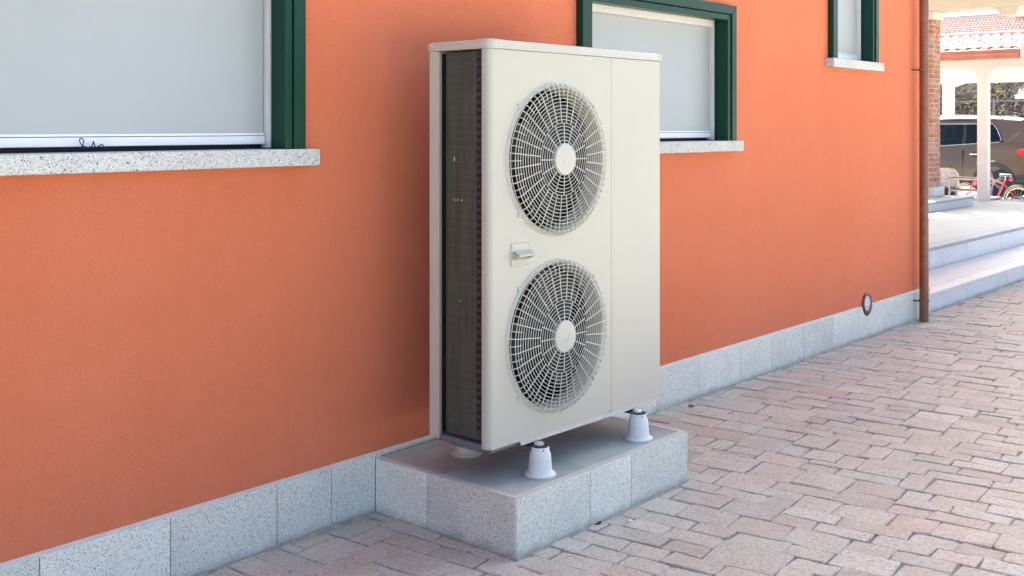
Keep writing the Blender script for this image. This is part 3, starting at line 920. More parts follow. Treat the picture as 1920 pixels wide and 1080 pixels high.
# ================================================================== terrace and steps
ter = thing('terrace', 'pale granite terrace with two steps beyond the orange wall', 'terrace', (11, 3.5, 0))
ter['kind'] = 'structure'
ST = M['step']
STT = make_granite('shade_toned_granite', (.33, .385, .40), (.30, .35, .36), (.23, .26, .27), 230)  # step granite again, darkened and cooled: the terrace's shade put into its colour
B(8.062, 40, 3.0, 3.6, -.03, .112).build('core', M['dark'], ter)
B(7.97, 17.2, 3.52, 9.0, -.12, .298).build('core', M['dark'], ter)
sj = [8.056, 8.993, 9.97, 10.95, 11.93, 12.9, 13.9, 14.9, 15.9, 16.9, 17.9]
for a, b in zip(sj[:-1], sj[1:]):
    B(a + .0015, b - .0015, 2.978, 3.0, -.03, .112).build('riser_panel', M['granite'] if False else ST, ter, bevel=.002)
    B(a + .001, b - .001, 2.974, 3.10, .1125, .142).build('nosing', ST, ter, bevel=.003)
tj = [8.056, 8.60, 9.15, 9.7, 10.25, 10.8, 11.35, 11.9, 12.45, 13.0, 14.0, 15, 16, 17.1, 17.9]
for a, b in zip(tj[:-1], tj[1:]):
    B(a + .001, b - .001, 3.1015, 3.482, .115, .1415).build('tread_slab', ST, ter)
sj2 = [7.967, 8.61, 9.562, 10.514, 11.504, 12.49, 13.45, 14.4, 15.35, 16.22]
for a, b in zip(sj2[:-1], sj2[1:]):
    B(a + .0015, b - .0015, 3.483, 3.52, .1425, .298).build('riser_panel', ST, ter, bevel=.002)
    B(a + .001, b - .001, 3.478, 3.60, .2985, .330).build('nosing', STT, ter, bevel=.003)
for i in range(10):
    for j in range(4):
        x0, y0 = 7.967 + i * .917, 3.6015 + j * .6
        x1 = min(x0 + .915, 16.22); 
        if j >= 3 and i > 8: continue
        B(x0, x1, y0, y0 + .598, .305, .3295).build('paving_slab', STT, ter)
B(16.1, 17.2, 5.2, 8.0, -.12, .329).build('landing', STT, ter)
# upper landing block that carries the brick pillar
for a, b in ((12.2, 13.973), (13.973, 14.85)):
    B(a + .0015, b - .001, 4.923, 4.96, .3300, .425).build('riser_panel', ST, ter, bevel=.002)
B(14.852, 15.06, 4.923, 4.96, .3300, .425).build('riser_panel', ST, ter, bevel=.002)
B(15.03, 15.058, 4.961, 8, .3300, .425).build('riser_panel', ST, ter, bevel=.002)
B(12.2, 15.075, 4.915, 8, .4255, .450).build('top_slab', STT, ter, bevel=.003)
B(12.2, 15.02, 4.965, 8, .33, .424).build('core', M['dark'], ter)

# ================================================================== brick pillar
PX0, PX1, PY0, PY1 = 14.567, 14.879, 5.285, 5.597
pil = thing('brick_pillar', 'weathered red brick pillar on a pale stone block at the terrace', 'pillar', (14.72, 5.44, .45))
B(14.530, 14.945, 5.255, 5.63, .4505, .575).build('stone_base', ST, pil, bevel=.006)
B(PX0 + .008, PX1 - .008, PY0 + .008, PY1 - .008, .575, 2.80).build('mortar', M['mortar'], pil)
B(PX0 - .03, PX1 + .03, PY0 - .03, PY1 + .03, 2.80, 2.90).build('capital', M['plaster'], pil, bevel=.006)
bh, bl_, bd = .055, .148, .100
bm_src = None
rb = random.Random(11)
z = .582; row = 0
brick_src = {}
def brick(cx, cy, z, lx, ly, rot=0):
    key = (round(lx, 3), round(ly, 3))
    if key not in brick_src:
        o = MB().box(cx - lx / 2, cx + lx / 2, cy - ly / 2, cy + ly / 2, z, z + bh).build('brick', M['brick'], pil, bevel=.006)
        brick_src[key] = o; return
    c = linkcopy(brick_src[key], pil, (cx + rb.uniform(-.003, .003), cy + rb.uniform(-.003, .003), z))
    c.rotation_euler = (0, 0, rb.uniform(-.02, .02))
while z + bh < 2.80:
    L = PX1 - PX0
    if row % 2 == 0:      # two stretchers seen on -Y, headers on -X
        for k in range(2): brick(PX0 + L * (k + .5) / 2, PY0 + .05, z, L / 2 - .008, .10)
        for k in range(2): brick(PX0 + .05, PY0 + .108 + (L - .108) * (k + .5) / 2, z, .10, (L - .108) / 2 - .008)
    else:
        brick(PX0 + .05, PY0 + .075, z, .10, .15)
        brick(PX0 + .05, PY0 + .158 + (L - .158) / 2, z, .10, L - .166)
        for k in range(2): brick(PX0 + .108 + (L - .108) * (k + .5) / 2, PY0 + .05, z, (L - .108) / 2 - .008, .10)
    z += bh + .0105; row += 1

# ================================================================== porch ceiling over the terrace
por = thing('porch', 'cream plaster porch ceiling and edge beam resting on the brick pillar', 'porch', (11.5, 5.0, 2.9))
B(14.55, 14.95, 3.15, 9, 2.9005, 3.28).build('edge_beam', M['plaster'], por, bevel=.01)
B(7.968, 14.549, 3.15, 9, 3.12, 3.28).build('ceiling', M['plaster'], por)
B(7.968, 14.549, 3.15, 3.40, 2.955, 3.119).build('front_beam', M['plaster'], por, bevel=.01)
MB().prism([(4.20, 2.90), (4.50, 2.90), (4.43, 2.80), (4.24, 2.80)], 'x', 14.57, 14.93).build('corbel', M['plaster'], por, bevel=.006)
B(7.9, 15.60, 3.0, 9, 3.281, 3.36).build('roof', M['ridge'], por)

# ================================================================== covered walkway with white post, gutter and tiles
cw = thing('covered_walkway', 'low clay tiled canopy with white posts and a red brown gutter', 'canopy', (17.5, 6, 0))
B(16.16, 16.30, 5.085, 5.225, -.1, 2.02).build('post', M['postw'], cw, bevel=.006)
MB().prism([(5.085, 2.02), (5.225, 2.02), (5.225, 2.09), (5.32, 2.18), (5.36, 2.215), (4.95, 2.215), (4.99, 2.18), (5.085, 2.09)], 'x', 16.165, 16.295).build('capital', M['postw'], cw, bevel=.005)
B(16.14, 16.32, 4.0, 8.4, 2.2155, 2.335).build('beam', M['postw'], cw, bevel=.006)
B(19.74, 19.92, 3.6, 8.6, 2.1505, 2.335).build('beam', M['postw'], cw, bevel=.006)
B(16.10, 20.0, 3.6, 8.6, 2.336, 2.352).build('soffit', M['plaster'], cw)
for yy in (4.3, 6.2, 7.6): B(16.325, 19.735, yy - .05, yy + .05, 2.25, 2.335).build('rafter', M['postw'], cw, bevel=.004)
pg = thing('pergola', 'plain cream post and beam standing behind the parked car', 'pergola', (26.1, 10, -.2))
B(26.0, 26.22, 8.98, 9.20, -.3, 2.42).build('post', M['postw'], pg, bevel=.006)
MB().prism([(8.98, 2.30), (8.98, 2.42), (8.72, 2.42), (8.74, 2.38), (8.88, 2.34)], 'x', 26.01, 26.21).build('capital', M['postw'], pg, bevel=.004)
B(25.98, 26.24, 5.5, 12.5, 2.4205, 2.60).build('beam', M['postw'], pg, bevel=.006)
B(26.0, 26.22, 5.6, 5.8, -.3, 2.42).build('post', M['postw'], pg, bevel=.006)
# gutter profile along Y
gp = [(15.90, 2.325), (15.885, 2.345), (15.890, 2.36), (15.875, 2.375), (15.875, 2.405), (15.89, 2.42), (15.885, 2.44), (15.87, 2.452), (15.88, 2.458), (16.00, 2.458), (16.00, 2.325)]
MB().prism([(p[0], p[1]) for p in gp], 'y', 4.58, 8.6).build('gutter', M['coppergut'], cw) if False else None
gt = MB(); n_ = len(gp)
gt.add([(x, 4.58, z) for x, z in gp] + [(x, 8.6, z) for x, z in gp], [tuple(range(n_)), tuple(range(n_, 2 * n_))[::-1]] + [(i, (i + 1) % n_, n_ + (i + 1) % n_, n_ + i) for i in range(n_)])
gt.build('gutter', M['coppergut'], cw)
B(15.90, 16.1, 4.30, 4.575, 2.33, 2.54).build('fascia_block', M['postw'], cw, bevel=.005)
# deck and pan tiles
SL = .22
def roofz(x): return 2.455 + (x - 15.93) * SL
MB().prism([(16.0, roofz(16.0) - .05), (17.28, roofz(17.28) - .05), (20.0, 2.43), (20.0, 2.36), (16.0, 2.36)], 'y', 3.6, 8.6).v  # profile reference
dk = MB()
pf = [(16.001, 2.353), (16.001, roofz(16.0) - .02), (17.28, roofz(17.28) - .02), (20.05, 2.45), (20.05, 2.353)]
dk.add([(x, 3.6, z) for x, z in pf] + [(x, 8.6, z) for x, z in pf], [(0, 1, 2, 3, 4), (9, 8, 7, 6, 5)] + [(i, (i + 1) % 5, 5 + (i + 1) % 5, 5 + i) for i in range(5)])
dk.build('roof_deck', M['ridge'], cw)
tsrc = None
def half_tile(x, y, z, L, r0, r1, slope):
    vs = []; fs = []; n = 6
    for (t, r_) in ((0, r0), (1, r1)):
        for th in (0, -.012):
            for k in range(n + 1):
                a_ = math.pi * k / n
                vs.append((x + L * t, y - (r_ + th) * math.cos(a_), z + L * t * slope + (r_ + th) * math.sin(a_) * .8))
    m_ = n + 1
    for k in range(n):
        fs += [(k, k + 1, 2 * m_ + k + 1, 2 * m_ + k), (m_ + k, 3 * m_ + k, 3 * m_ + k + 1, m_ + k + 1), (k, m_ + k, m_ + k + 1, k + 1)]
    return vs, fs
rt = random.Random(21)
TW = .150
for r_ in range(5):
    for k in range(22):
        y = 4.66 + k * TW + (TW / 2) * 0; x = 15.93 + r_ * .262
        if tsrc is None:
            vs, fs = half_tile(x, y, roofz(x) - .004, .30, .066, .054, SL)
            tsrc = MB().add(vs, fs).build('roof_tile', M['tile'], cw, smooth=True, fixn=False)
            T0 = ORG[tsrc].copy(); tx0, ty0 = x, y
        else:
            linkcopy(tsrc, cw, T0 + Vector((x - tx0, y - ty0 + rt.uniform(-.004, .004), roofz(x) - roofz(tx0) + rt.uniform(-.003, .003))))
rs = None
for k in range(11):
    y = 4.5 + k * .36
    if rs is None:
        vs, fs = half_tile(0, 0, 0, .40, .085, .072, .06)
        m_ = MB(); m_.add([(17.28 - b_, y + a_, roofz(17.28) - .005 + c_) for a_, b_, c_ in vs], fs)
        rs = m_.build('ridge_tile', M['ridge'], cw, smooth=True); R0 = ORG[rs].copy()
    else: linkcopy(rs, cw, R0 + Vector((0, k * .36, 0)))

# ================================================================== neighbouring house far behind
nh = thing('neighbouring_house', 'far house with a broad pink clay tile roof above the hedge', 'house', (58, 20, 0))
EZ, RZ, EX, RX = 5.0, 6.95, 52.0, 58.5
B(53, 66, 8, 28.5, -.3, 4.9).build('wall', M['pinkw'], nh)
rfm = MB()
YL = 21.6     # left end of the ridge
rfm.add([(EX, 2, EZ), (EX, YL + 2.6, EZ), (RX, YL, RZ), (RX, 2, RZ), (65, YL + 2.6, EZ), (65, 2, EZ)], [(0, 1, 2, 3), (3, 2, 4, 5), (1, 4, 2), (0, 3, 5), (0, 5, 4, 1)])
roof = rfm.build('roof', M['tile'], nh)
tl = MB(); sl_ = (RZ - EZ) / (RX - EX)
nrow = 15; dx = (RX - EX) / nrow
for r_ in range(nrow):
    x = EX + r_ * dx
    for k in range(int((YL + 2.6 - 7) / .165)):
        y = 7 + k * .165 + (.08 if r_ % 2 else 0)
        if y > YL + 2.6 - 2.6 * (x - EX) / (RX - EX) - .1: break
        vs = []; n = 4
        for t, rr_ in ((0, .075), (1, .06)):
            for q in range(n + 1):
                a_ = math.pi * q / n; vs.append((x + t * dx * 1.1, y - rr_ * math.cos(a_), EZ + (x - EX + t * dx * 1.1) * sl_ + .02 + rr_ * math.sin(a_) + (.10 if t == 0 else 0)))
        tl.add(vs, [(q, q + 1, n + 2 + q, n + 1 + q) for q in range(n)] + [(0, 1, 2, 3, 4)])
tl.build('roof_tiles', M['tile'], nh, kind='stuff', fixn=False)
MB().tube([(RX, 3, RZ + .05), (RX, YL, RZ + .05)], .22, 8).build('ridge_cap', M['stone'], nh, smooth=True)
MB().tube([(RX, YL, RZ + .05), (EX, YL + 2.6, EZ + .05)], .14, 8).build('hip_cap', M['ridge'], nh, smooth=True)
B(57.6, 58.4, 15.9, 16.8, 6.6, 7.25).build('chimney', M['tile'], nh)

# ================================================================== hillside and thicket
hl = MB(); nx, ny = 24, 30
for j in range(ny + 1):
    for i in range(nx + 1):
        x, y = 30 + 22 * i / nx, -6 + 40 * j / ny
        hl.v.append((x, y, -.2 + 4.0 * min(1, max(0, i - 1) * 22 / nx / 3.5) ** .8 + .25 * noise.noise((x * .5, y * .5, 0)) * (1 if i else 0)))
for j in range(ny):
    for i in range(nx): hl.f.append((j*(nx+1)+i, j*(nx+1)+i+1, (j+1)*(nx+1)+i+1, (j+1)*(nx+1)+i))
ho = hl.build('hillside', M['hill'], smooth=True, fixn=False); ho['kind'] = 'structure'
th = MB(); th.cols = []
rt = random.Random(33)
tc = [(.085, .066, .045), (.062, .053, .047), (.050, .047, .058), (.12, .095, .04), (.08, .07, .046), (.035, .032, .032), (.14, .12, .09), (.05, .055, .03)]
for _ in range(26000):
    x = rt.uniform(29.5, 33.5); y = rt.uniform(7, 19.5)
    z = rt.uniform(-.1, 3.7) + .3 * noise.noise((x * .4, y * .4, 3))
    L = rt.uniform(.06, .24); w = rt.uniform(.010, .022)
    d_ = Vector((rt.uniform(-.6, .6), rt.uniform(-.8, .8), rt.uniform(-.2, 1.2))).normalized()
    s_ = d_.cross(Vector((rt.uniform(-1, 1), rt.uniform(-1, 1), .2))).normalized() * w
    p = Vector((x, y, z)); c = rt.choice(tc); k = rt.uniform(.7, 1.3)
    th.add([p - s_, p + s_, p + d_ * L + s_ * .5, p + d_ * L - s_ * .5], [(0, 1, 2, 3)])
    th.cols += [tuple(v * k * 2.3 for v in c)] * 4
tho = th.build('thicket', M['twig'], fixn=False, kind='stuff'); tho['label'] = 'dry leafless thicket on the bank behind the car'
wf = thing('wire_fence', 'low rail fence in front of the dry thicket', 'fence', (29.2, 12, 0))
for z in (1.55, 2.02): B(29.19, 29.22, 7, 19, z, z + .03).build('rail', M['pan'], wf)
for k in range(7): B(29.18, 29.23, 7 + k * 2, 7.05 + k * 2, -.3, 2.1).build('post', M['pan'], wf)
# the pale round cover fringed with leaves
dm = thing('domed_cover', 'pale blue domed cover fringed with dark leaves above the car', 'cover', (27.6, 7.62, -.2))
PCY = 7.62
MB().lathe([(.42, 0), (.39, .08), (.28, .15), (.14, .20), (.001, .21)], (27.6, PCY, 2.05), 'z', 20, cap=False).build('cover', M['skyblue'], dm, smooth=True)
MB().tube([(27.6, PCY, -.2), (27.6, PCY, 2.2)], .025, 8).build('pole', M['pan'], dm)
vn = MB()
for _ in range(150):
    a_ = rt.uniform(0, 6.28); q = rt.uniform(.25, 1.08)
    p = Vector((27.6 + .44 * q * math.cos(a_), PCY + .44 * q * math.sin(a_), 2.06 + .24 * math.sqrt(max(0, 1 - min(1, q) ** 2)) + rt.uniform(0, .05)))
    d_ = Vector((rt.uniform(-1, 1), rt.uniform(-1, 1), rt.uniform(-.6, .6))).normalized() * .05; s_ = d_.cross(Vector((0, 0, 1))).normalized() * .022
    vn.add([p - d_, p + s_, p + d_, p - s_], [(0, 1, 2, 3)])
vn.build('leaves', M['leafg'], dm, kind='stuff', fixn=False)

# ================================================================== the car (heads towards +Y, its left side faces the camera)
GX, GY, GZ = 22.95, 6.25, -.1
car = thing('parked_car', 'brown grey sport utility car parked beyond the white post', 'car', (GX + .9, GY + 2.2, GZ))
CP = M['carpaint']
# lower body: stations along u with cross-section points (v from the near side, z)
def zb(u):   # belt height
    return 1.17 - .075 * (u - .7) if u > .25 else 1.17
st = [(0.0, .55, .86, .20), (.06, .42, .98, .10), (.20, .30, 1.08, .03), (.45, .28, 1.16, 0), (.85, .28, zb(.85), -.01), (1.3, .26, zb(1.3), 0), (2.0, .26, zb(2.0), 0), (2.8, .26, zb(2.8), 0), (3.2, .27, .99, 0), (3.6, .28, .97, .0), (4.0, .30, .92, .04), (4.25, .34, .84, .14), (4.40, .45, .70, .35)]
lb = MB(); sec = []
for (u, z0, z1, ins) in st:
    hz_ = z1 - z0
    pts = [(ins + .10, z0), (ins + .015, z0 + .10 * hz_), (ins + .0, z0 + .42 * hz_), (ins + .012, z0 + .62 * hz_), (ins + .045, z0 + .86 * hz_), (ins + .085, z1)]
    ring = [(GX + v, GY + u, GZ + z) for v, z in pts] + [(GX + 1.8 - v, GY + u, GZ + z) for v, z in reversed(pts)]
    sec.append(ring)
k = len(sec[0])
for r_ in sec: lb.v += r_
for i in range(len(sec) - 1):
    for j in range(k): lb.f.append((i*k+j, i*k+(j+1) % k, (i+1)*k+(j+1) % k, (i+1)*k+j))
lb.f += [tuple(range(k))[::-1], tuple(range((len(sec)-1)*k, len(sec)*k))]
body = lb.build('body', CP, car, smooth=True)
# roof shell
rl = MB(); rst = [(.34, 1.595), (.5, 1.635), (.9, 1.662), (1.6, 1.672), (2.3, 1.655), (2.75, 1.60)]
for (u, z) in rst:
    for v, dz in ((.24, -.055), (.26, -.02), (.32, 0), (.6, .022), (.9, .03), (1.2, .022), (1.48, 0), (1.54, -.02), (1.56, -.055), (1.3, -.06), (.5, -.06)):
        rl.v.append((GX + v, GY + u, GZ + z + dz))
for i in range(len(rst) - 1):
    for j in range(11): rl.f.append((i*11+j, i*11+(j+1) % 11, (i+1)*11+(j+1) % 11, (i+1)*11+j))
rl.f += [tuple(range(11))[::-1], tuple(range(55, 66))]
rl.build('roof', CP, car, smooth=True)
# pillars, side panels above the belt: near and far sides
def side(sgn):
    def P(u, z, off=0):
        t = (z - 1.1) / .5
        v = .085 + .155 * max(0, t) - off
        return (GX + (v if sgn > 0 else 1.8 - v), GY + u, GZ + z)
    def panel(poly, name, mat, th_=.03, parent=None, off=0):
        n = len(poly); m_ = MB()
        a_ = [P(u, z, off) for u, z in poly]; b_ = [(p[0] + sgn * th_, p[1], p[2]) for p in a_]
        m_.add(a_ + b_, [tuple(range(n)), tuple(range(n, 2 * n))[::-1]] + [(i, (i + 1) % n, n + (i + 1) % n, n + i) for i in range(n)])
        return m_.build(name, mat, parent or car, bevel=.004 if name == 'pillar' else 0)
    zt = 1.545
    panel([(.10, 1.02), (.72, 1.03), (.70, 1.19), (.80, 1.40), (.90, zt), (.95, zt + .06), (.34, zt + .06), (.30, 1.45), (.12, 1.15)], 'pillar', CP, .05)
    panel([(.86, zt - .004), (2.78, zt - .02), (2.76, zt + .05), (.86, zt + .06)], 'pillar', CP, .04)
    panel([(1.42, zb(1.42)), (1.50, zb(1.5)), (1.50, zt), (1.44, zt)], 'pillar', M['black'], .03, off=.004)
    panel([(1.06, zb(1.06)), (1.09, zb(1.09)), (1.12, zt), (1.09, zt)], 'pillar', M['black'], .02, off=.006)
    panel([(2.72, zt + .04), (2.80, zt - .02), (3.42, 1.0), (3.30, .98)], 'pillar', CP, .04)
    win = [(.73, 1.20), (.78, 1.165), (3.20, zb(3.2) - .0), (2.66, zt - .012), (.93, zt - .006), (.83, 1.42)]
    gl = panel(win, 'window', M['carglass'], .006, off=-.008)
    tr = MB()
    loop = [P(u, z, .006) for u, z in win] 
    tr.tube(loop, .0125, 6, closed=True)
    tr.build('window_trim', M['cartrim'], car, smooth=True)
side(1); side(-1)
MB().add([(GX + .3, GY + .32, GZ + 1.56), (GX + 1.5, GY + .32, GZ + 1.56), (GX + 1.62, GY + .07, GZ + 1.10), (GX + .18, GY + .07, GZ + 1.10)], [(0, 1, 2, 3)]).build('rear_window', M['carglass'], car, solid=.006, fixn=False)
MB().prism([(GY + .22, GZ + 1.585), (GY + .38, GZ + 1.63), (GY + .40, GZ + 1.58)], 'x', GX + .25, GX + 1.55).build('spoiler', CP, car, bevel=.01)
rlp = MB().tube([(GX + .29, GY + .75, GZ + 1.655), (GX + .28, GY + .9, GZ + 1.705), (GX + .28, GY + 1.8, GZ + 1.72), (GX + .28, GY + 2.5, GZ + 1.70), (GX + .29, GY + 2.65, GZ + 1.65)], .017, 6)
rlp.build('roof_rail', M['carroof'], car, smooth=True)
MB().tube([(GX + 1.51, GY + .75, GZ + 1.655), (GX + 1.52, GY + .9, GZ + 1.705), (GX + 1.52, GY + 2.5, GZ + 1.70), (GX + 1.51, GY + 2.65, GZ + 1.65)], .017, 6).build('roof_rail', M['carroof'], car, smooth=True)
MB().prism([(GY + .50, GZ + 1.66), (GY + .53, GZ + 1.73), (GY + .56, GZ + 1.735), (GY + .70, GZ + 1.672)], 'x', GX + .88, GX + .92).build('antenna', M['carplastic'], car, bevel=.004)
# tail light
tlm = MB(); lt = [(.035, .98), (.10, 1.05), (.26, 1.065), (.39, 1.03), (.43, .98), (.36, .91), (.20, .86), (.05, .87)]
tlm.add([(GX + .16 * max(0, (.22 - u) / .22) ** 1.5 + .002, GY + u, GZ + z) for u, z in lt] + [(GX + .20 * max(0, (.22 - u) / .22) ** 1.5 + .09, GY + u, GZ + z) for u, z in lt],
        [tuple(range(8)), tuple(range(8, 16))[::-1]] + [(i, (i + 1) % 8, 8 + (i + 1) % 8, 8 + i) for i in range(8)])
tlm.build('tail_light', M['redlens'], car, bevel=.008, smooth=True)
# wheels, arches, handle, door seams
for u in (.85, 3.45):
    wx = GX + .02
    arch = MB(); n = 22
    for kk in range(n + 1):
        a_ = math.pi * (-.06 + 1.12 * kk / n)
        for rr_, ox in ((.345, .00), (.355, -.012), (.410, -.012), (.425, .004)):
            arch.v.append((GX + ox, GY + u + rr_ * math.cos(a_), GZ + .345 + rr_ * math.sin(a_)))
    for kk in range(n):
        for j in range(3): arch.f.append((kk*4+j, kk*4+j+1, (kk+1)*4+j+1, (kk+1)*4+j))
    ao = arch.build('wheel_arch', M['carplastic'], car, smooth=True, solid=.01)
    MB().lathe([(.001, -.006), (.40, -.006), (.40, .25)], (GX, GY + u, GZ + .345), 'x', 30, cap=False).build('wheel_well', M['black'], car)
    for side_x, sg in ((GX + .005, 1), (GX + 1.795, -1)):
        wh = MB().lathe([(.215, -.02), (.26, -.035), (.315, -.03), (.34, 0), (.345, .05), (.345, .17), (.33, .21), (.24, .215)], (side_x + .03 * sg, GY + u, GZ + .345), 'x', 32, cap=True) if sg > 0 else MB().lathe([(.24, -.215), (.33, -.21), (.345, -.17), (.345, -.05), (.34, 0), (.315, .03), (.26, .035), (.215, .02)], (side_x - .03, GY + u, GZ + .345), 'x', 32, cap=True)
        wo = wh.build('wheel', M['tyre'], car, smooth=True)
        if sg > 0:
            rm_ = MB().lathe([(.22, -.04), (.205, -.03), (.20, -.005)], (side_x + .03, GY + u, GZ + .345), 'x', 30, cap=False)
            rm_.lathe([(.045, -.035), (.04, -.045), (.001, -.046)], (side_x + .03, GY + u, GZ + .345), 'x', 14, cap=False)
            for kk in range(5):
                a_ = 2 * math.pi * kk / 5
                for da in (-.13, .13):
                    rm_.tube([(side_x - .008, GY + u + .03 * math.cos(a_), GZ + .345 + .03 * math.sin(a_)), (side_x - .008, GY + u + .21 * math.cos(a_ + da), GZ + .345 + .21 * math.sin(a_ + da))], .016, 5)
            rm_.build('rim', M['rim'], wo, smooth=True)
B(GX - .012, GX + .10, GY + 1.30, GY + 3.05, GZ + .24, GZ + .36).build('sill_cladding', M['carplastic'], car, bevel=.01)
B(GX - .006, GX + .10, GY + .10, GY + .44, GZ + .36, GZ + .52).build('bumper_cladding', M['carplastic'], car, bevel=.01)
for u in (1.22, 2.25):
    B(GX - .020, GX - .004, GY + u - .10, GY + u + .10, GZ + .905, GZ + .93).build('door_handle', M['cartrim'], car, bevel=.005)
    MB().lathe([(.001, 0), (.045, 0)], (GX - .001, GY + u, GZ + .905), 'x', 16, cap=False).build('handle_cup', M['black'], car)
for u in (1.46, 2.5):
    B(GX - .003, GX + .05, GY + u, GY + u + .006, GZ + .36, GZ + 1.0).build('door_seam', M['black'], car)
# seats inside
for v in (.42, 1.38):
    for u, zt in ((1.35, 1.33), (2.2, 1.38)):
        s_ = B(GX + v - .22, GX + v + .22, GY + u - .07, GY + u + .07, GZ + .6, GZ + 1.2).build('car_seat', M['seat'], car, bevel=.05, segs=3)
        B(GX + v - .12, GX + v + .12, GY + u - .05, GY + u + .05, GZ + 1.22, GZ + zt + .06).build('headrest', M['seat'], s_, bevel=.04, segs=3)

# ================================================================== child's bicycle
bk = thing('bicycle', 'red child bicycle with blue details standing in front of the car', 'bicycle', (19.1, 5.95, -.08))
d_ = Vector((.14, .99, 0)).normalized()
O = Vector((19.02, 5.50, -.085))
rw, fw_ = O + Vector((0, 0, .255)), O + d_ * .87 + Vector((0, 0, .255))
def bp_(a_, z, off=0): return O + d_ * a_ + Vector((0, 0, z)) + Vector((-d_.y, d_.x, 0)) * off
def wheel(c, r_):
    def circ(rad, n=40): return [c + d_ * rad * math.cos(2 * math.pi * k / n) + Vector((0, 0, rad * math.sin(2 * math.pi * k / n))) for k in range(n)]
    t = MB().tube(circ(r_), .021, 8, closed=True).build('wheel', M['tyre'], bk, smooth=True)
    MB().tube(circ(r_ - .003), .0235, 6, closed=True).build('side_wall', M['tyre'], t, smooth=True)
    wall = MB()
    for off in (.017, -.017):
        wall.tube([p + Vector((-d_.y, d_.x, 0)) * off for p in circ(r_ - .010)], .007, 5, closed=True)
    wall.build('pale_band', M['paleband'], t, smooth=True)
    MB().tube(circ(r_ - .035), .010, 6, closed=True).build('rim', M['silver'], t, smooth=True)
    sp_ = MB()
    for k in range(16):
        a_ = 2 * math.pi * k / 16
        sp_.tube([c, c + d_ * (r_ - .04) * math.cos(a_) + Vector((0, 0, (r_ - .04) * math.sin(a_)))], .0016, 4)
    sp_.build('spokes', M['silver'], t)
    MB().tube([c + Vector((-d_.y, d_.x, 0)) * .04, c - Vector((-d_.y, d_.x, 0)) * .04], .022, 10).build('hub', M['silver'], t, smooth=True)
wheel(rw, .235); wheel(fw_, .235)
bb_ = bp_(.36, .24); seat_j = bp_(.24, .53); head_t = bp_(.66, .66); head_b = bp_(.70, .55)
fm = MB()
for a_, b_, r_ in ((bb_, bp_(.215, .58), .016), (bp_(.24, .52), head_t, .015), (bb_, head_b, .019), (rw + Vector((-.03, 0, 0)), bb_, .011), (rw + Vector((-.03, 0, 0)), seat_j, .010), (head_t + (head_t - head_b) * .3, head_b, .02)):
    fm.tube([a_, b_], r_, 8)
for s_ in (.05, -.05):
    fm.tube([head_b + Vector((-d_.y, d_.x, 0)) * s_, fw_ + Vector((-d_.y, d_.x, 0)) * s_], .013, 7)
fm.tube([head_b + Vector((-d_.y, d_.x, 0)) * .05, head_b - Vector((-d_.y, d_.x, 0)) * .05], .014, 7)
fm.build('frame', M['redframe'], bk, smooth=True)
MB().tube([bp_(.10, .275, .03), bp_(.30, .262, .03)], .013, 8).build('chain_guard', M['blueframe'], bk)
MB().tube([bp_(.215, .58), bp_(.205, .64)], .011, 8).build('seat_post', M['silver'], bk)
st_ = MB(); st_.prism([(0, 0)] * 0 or [(-.09, -.045), (-.07, -.055), (0, -.035), (.09, -.015), (.10, 0), (.09, .015), (0, .035), (-.07, .055), (-.09, .045)], 'z', 0, .04)
st_.v = [tuple(bp_(.21 + x, .64 + z, y)) for x, y, z in st_.v]
st_.build('saddle', M['blueframe'], bk, bevel=.012, segs=2, smooth=True)
hbm = MB()
hb0 = head_t + (head_t - head_b) * .6 + Vector((0, 0, .04))
hbm.tube(smoothpts([tuple(hb0 + Vector((-d_.y, d_.x, 0)) * o_ + d_ * f_ + Vector((0, 0, z_))) for o_, f_, z_ in ((.25, -.10, .10), (.20, -.03, .09), (.06, 0, .0), (-.06, 0, .0), (-.20, -.03, .09), (-.25, -.10, .10))], 1), .011, 7)
hbm.tube([head_t, hb0], .014, 7)
hbm.build('handlebar', M['carplastic'], bk, smooth=True)
for s_ in (.25, -.25):
    MB().tube([hb0 + Vector((-d_.y, d_.x, 0)) * s_ * .9 + d_ * -.06 + Vector((0, 0, .095)), hb0 + Vector((-d_.y, d_.x, 0)) * s_ * 1.08 + d_ * -.13 + Vector((0, 0, .103))], .018, 8).build('grip', M['black'], bk)
MB().lathe([(.001, -.02), (.03, -.015), (.034, 0), (.03, .012), (.001, .014)], tuple(bp_(.13, .60, -.01)), 'x', 14, cap=False).build('rear_reflector', M['redlens'], bk, smooth=True)
MB().tube([bp_(.13, .60), seat_j], .006, 6).build('reflector_arm', M['black'], bk)
cr_ = MB().lathe([(.001, -.004), (.07, -.004), (.07, .004), (.001, .004)], tuple(bb_ + Vector((-.045, 0, 0))), 'x', 22, cap=False)
cr_.tube([bb_ + Vector((-.05, 0, 0)), bb_ + Vector((-.06, .02, -.12))], .008, 6)
cr_.build('crank', M['silver'], bk)
MB().lathe([(.001, -.006), (.055, -.006), (.055, .006), (.001, .006)], tuple(rw + Vector((-.035, 0, 0))), 'x', 20, cap=False).build('sprocket_guard', M['blueframe'], bk)

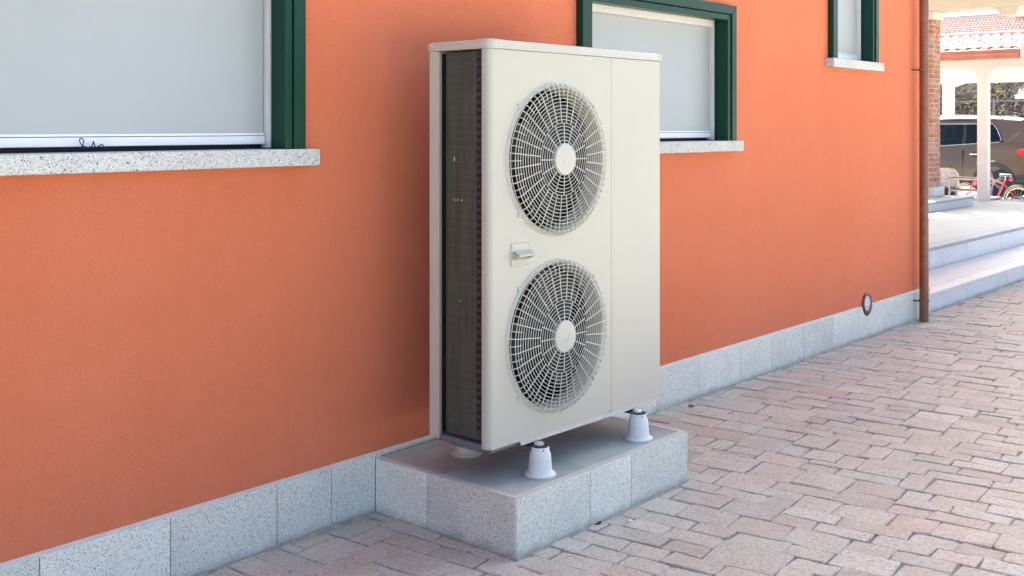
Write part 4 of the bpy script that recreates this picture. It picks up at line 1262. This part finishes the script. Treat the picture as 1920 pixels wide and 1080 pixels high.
# ================================================================== low white bench and patterned armchair cushion
be = thing('bench', 'low white metal bench with brown slatted top beside the post', 'bench', (16.7, 5.5, .33))
F = M['furn']
bx0, bx1, by0, by1 = 16.52, 16.86, 5.30, 5.755
ft = MB()
for x in (bx0, bx1 - .022):
    ft.box(x, x + .022, by0, by1, .598, .620)
ft.box(bx0, bx1, by0, by0 + .022, .599, .619); ft.box(bx0, bx1, by1 - .022, by1, .599, .619)
for x in (bx0, bx1 - .022): ft.box(x, x + .020, by0, by1, .425, .445)
ft.build('frame', F, be)
for x in (bx0, bx1 - .024):
    for y in (by0, by1 - .024): B(x, x + .024, y, y + .024, .3295, .598).build('leg', F, be)
for k in range(6):
    x = bx0 + .006 + k * .057; B(x, x + .045, by0 + .003, by1 - .003, .6215, .632).build('top_slat', M['slat'], be, bevel=.002)
for k in range(5):
    x = bx0 + .03 + k * .058; B(x, x + .045, by0 + .01, by1 - .01, .4465, .456).build('shelf_slat', M['slat'], be)
tag(MB().tube(smoothpts([(16.42, 5.17, .36), (16.41, 5.15, .42), (16.44, 5.23, .47), (16.50, 5.26, .50)], 2), .018, 7).build('chair_leg', M['carplastic'], smooth=True), 'curved dark furniture leg standing between the bench and the white post', 'furniture leg')

ch = thing('cushion', 'white patterned cushion with yellow piping behind the brick pillar', 'cushion', (17.0, 6.1, .44))
P = rounded(5.79, 6.35, .445, .745, [.04, .02, .02, .09], 5)
P = [(5.79, .51), (5.80, .47), (5.85, .447), (6.3, .447), (6.35, .48), (6.35, .70), (6.3, .742), (5.92, .745), (5.86, .73), (5.80, .665)]
cu = MB(); n = len(P)
cyc, czc = 6.07, .59
rings = [(.90, 16.99), (1.0, 17.02), (1.0, 17.10), (.90, 17.13)]
for k_, x in rings: cu.v += [(x, cyc + (y - cyc) * k_, czc + (z - czc) * k_) for y, z in P]
cu.f = [tuple(range(n)), tuple(range(3 * n, 4 * n))[::-1]]
for r_ in range(3):
    for i in range(n): cu.f.append((r_*n+i, r_*n+(i+1) % n, (r_+1)*n+(i+1) % n, (r_+1)*n+i))
cu.build('cover', M['cushion'], ch, smooth=True, bevel=.008, segs=2)
MB().tube([(17.015, y, z) for y, z in P], .006, 6, closed=True).build('piping', M['piping'], ch, smooth=True)
tag(B(16.95, 17.17, 5.83, 6.5, .3295, .445).build('cushion_stand', M['carplastic'], bevel=.01), 'dark low stand under the patterned cushion', 'stand')
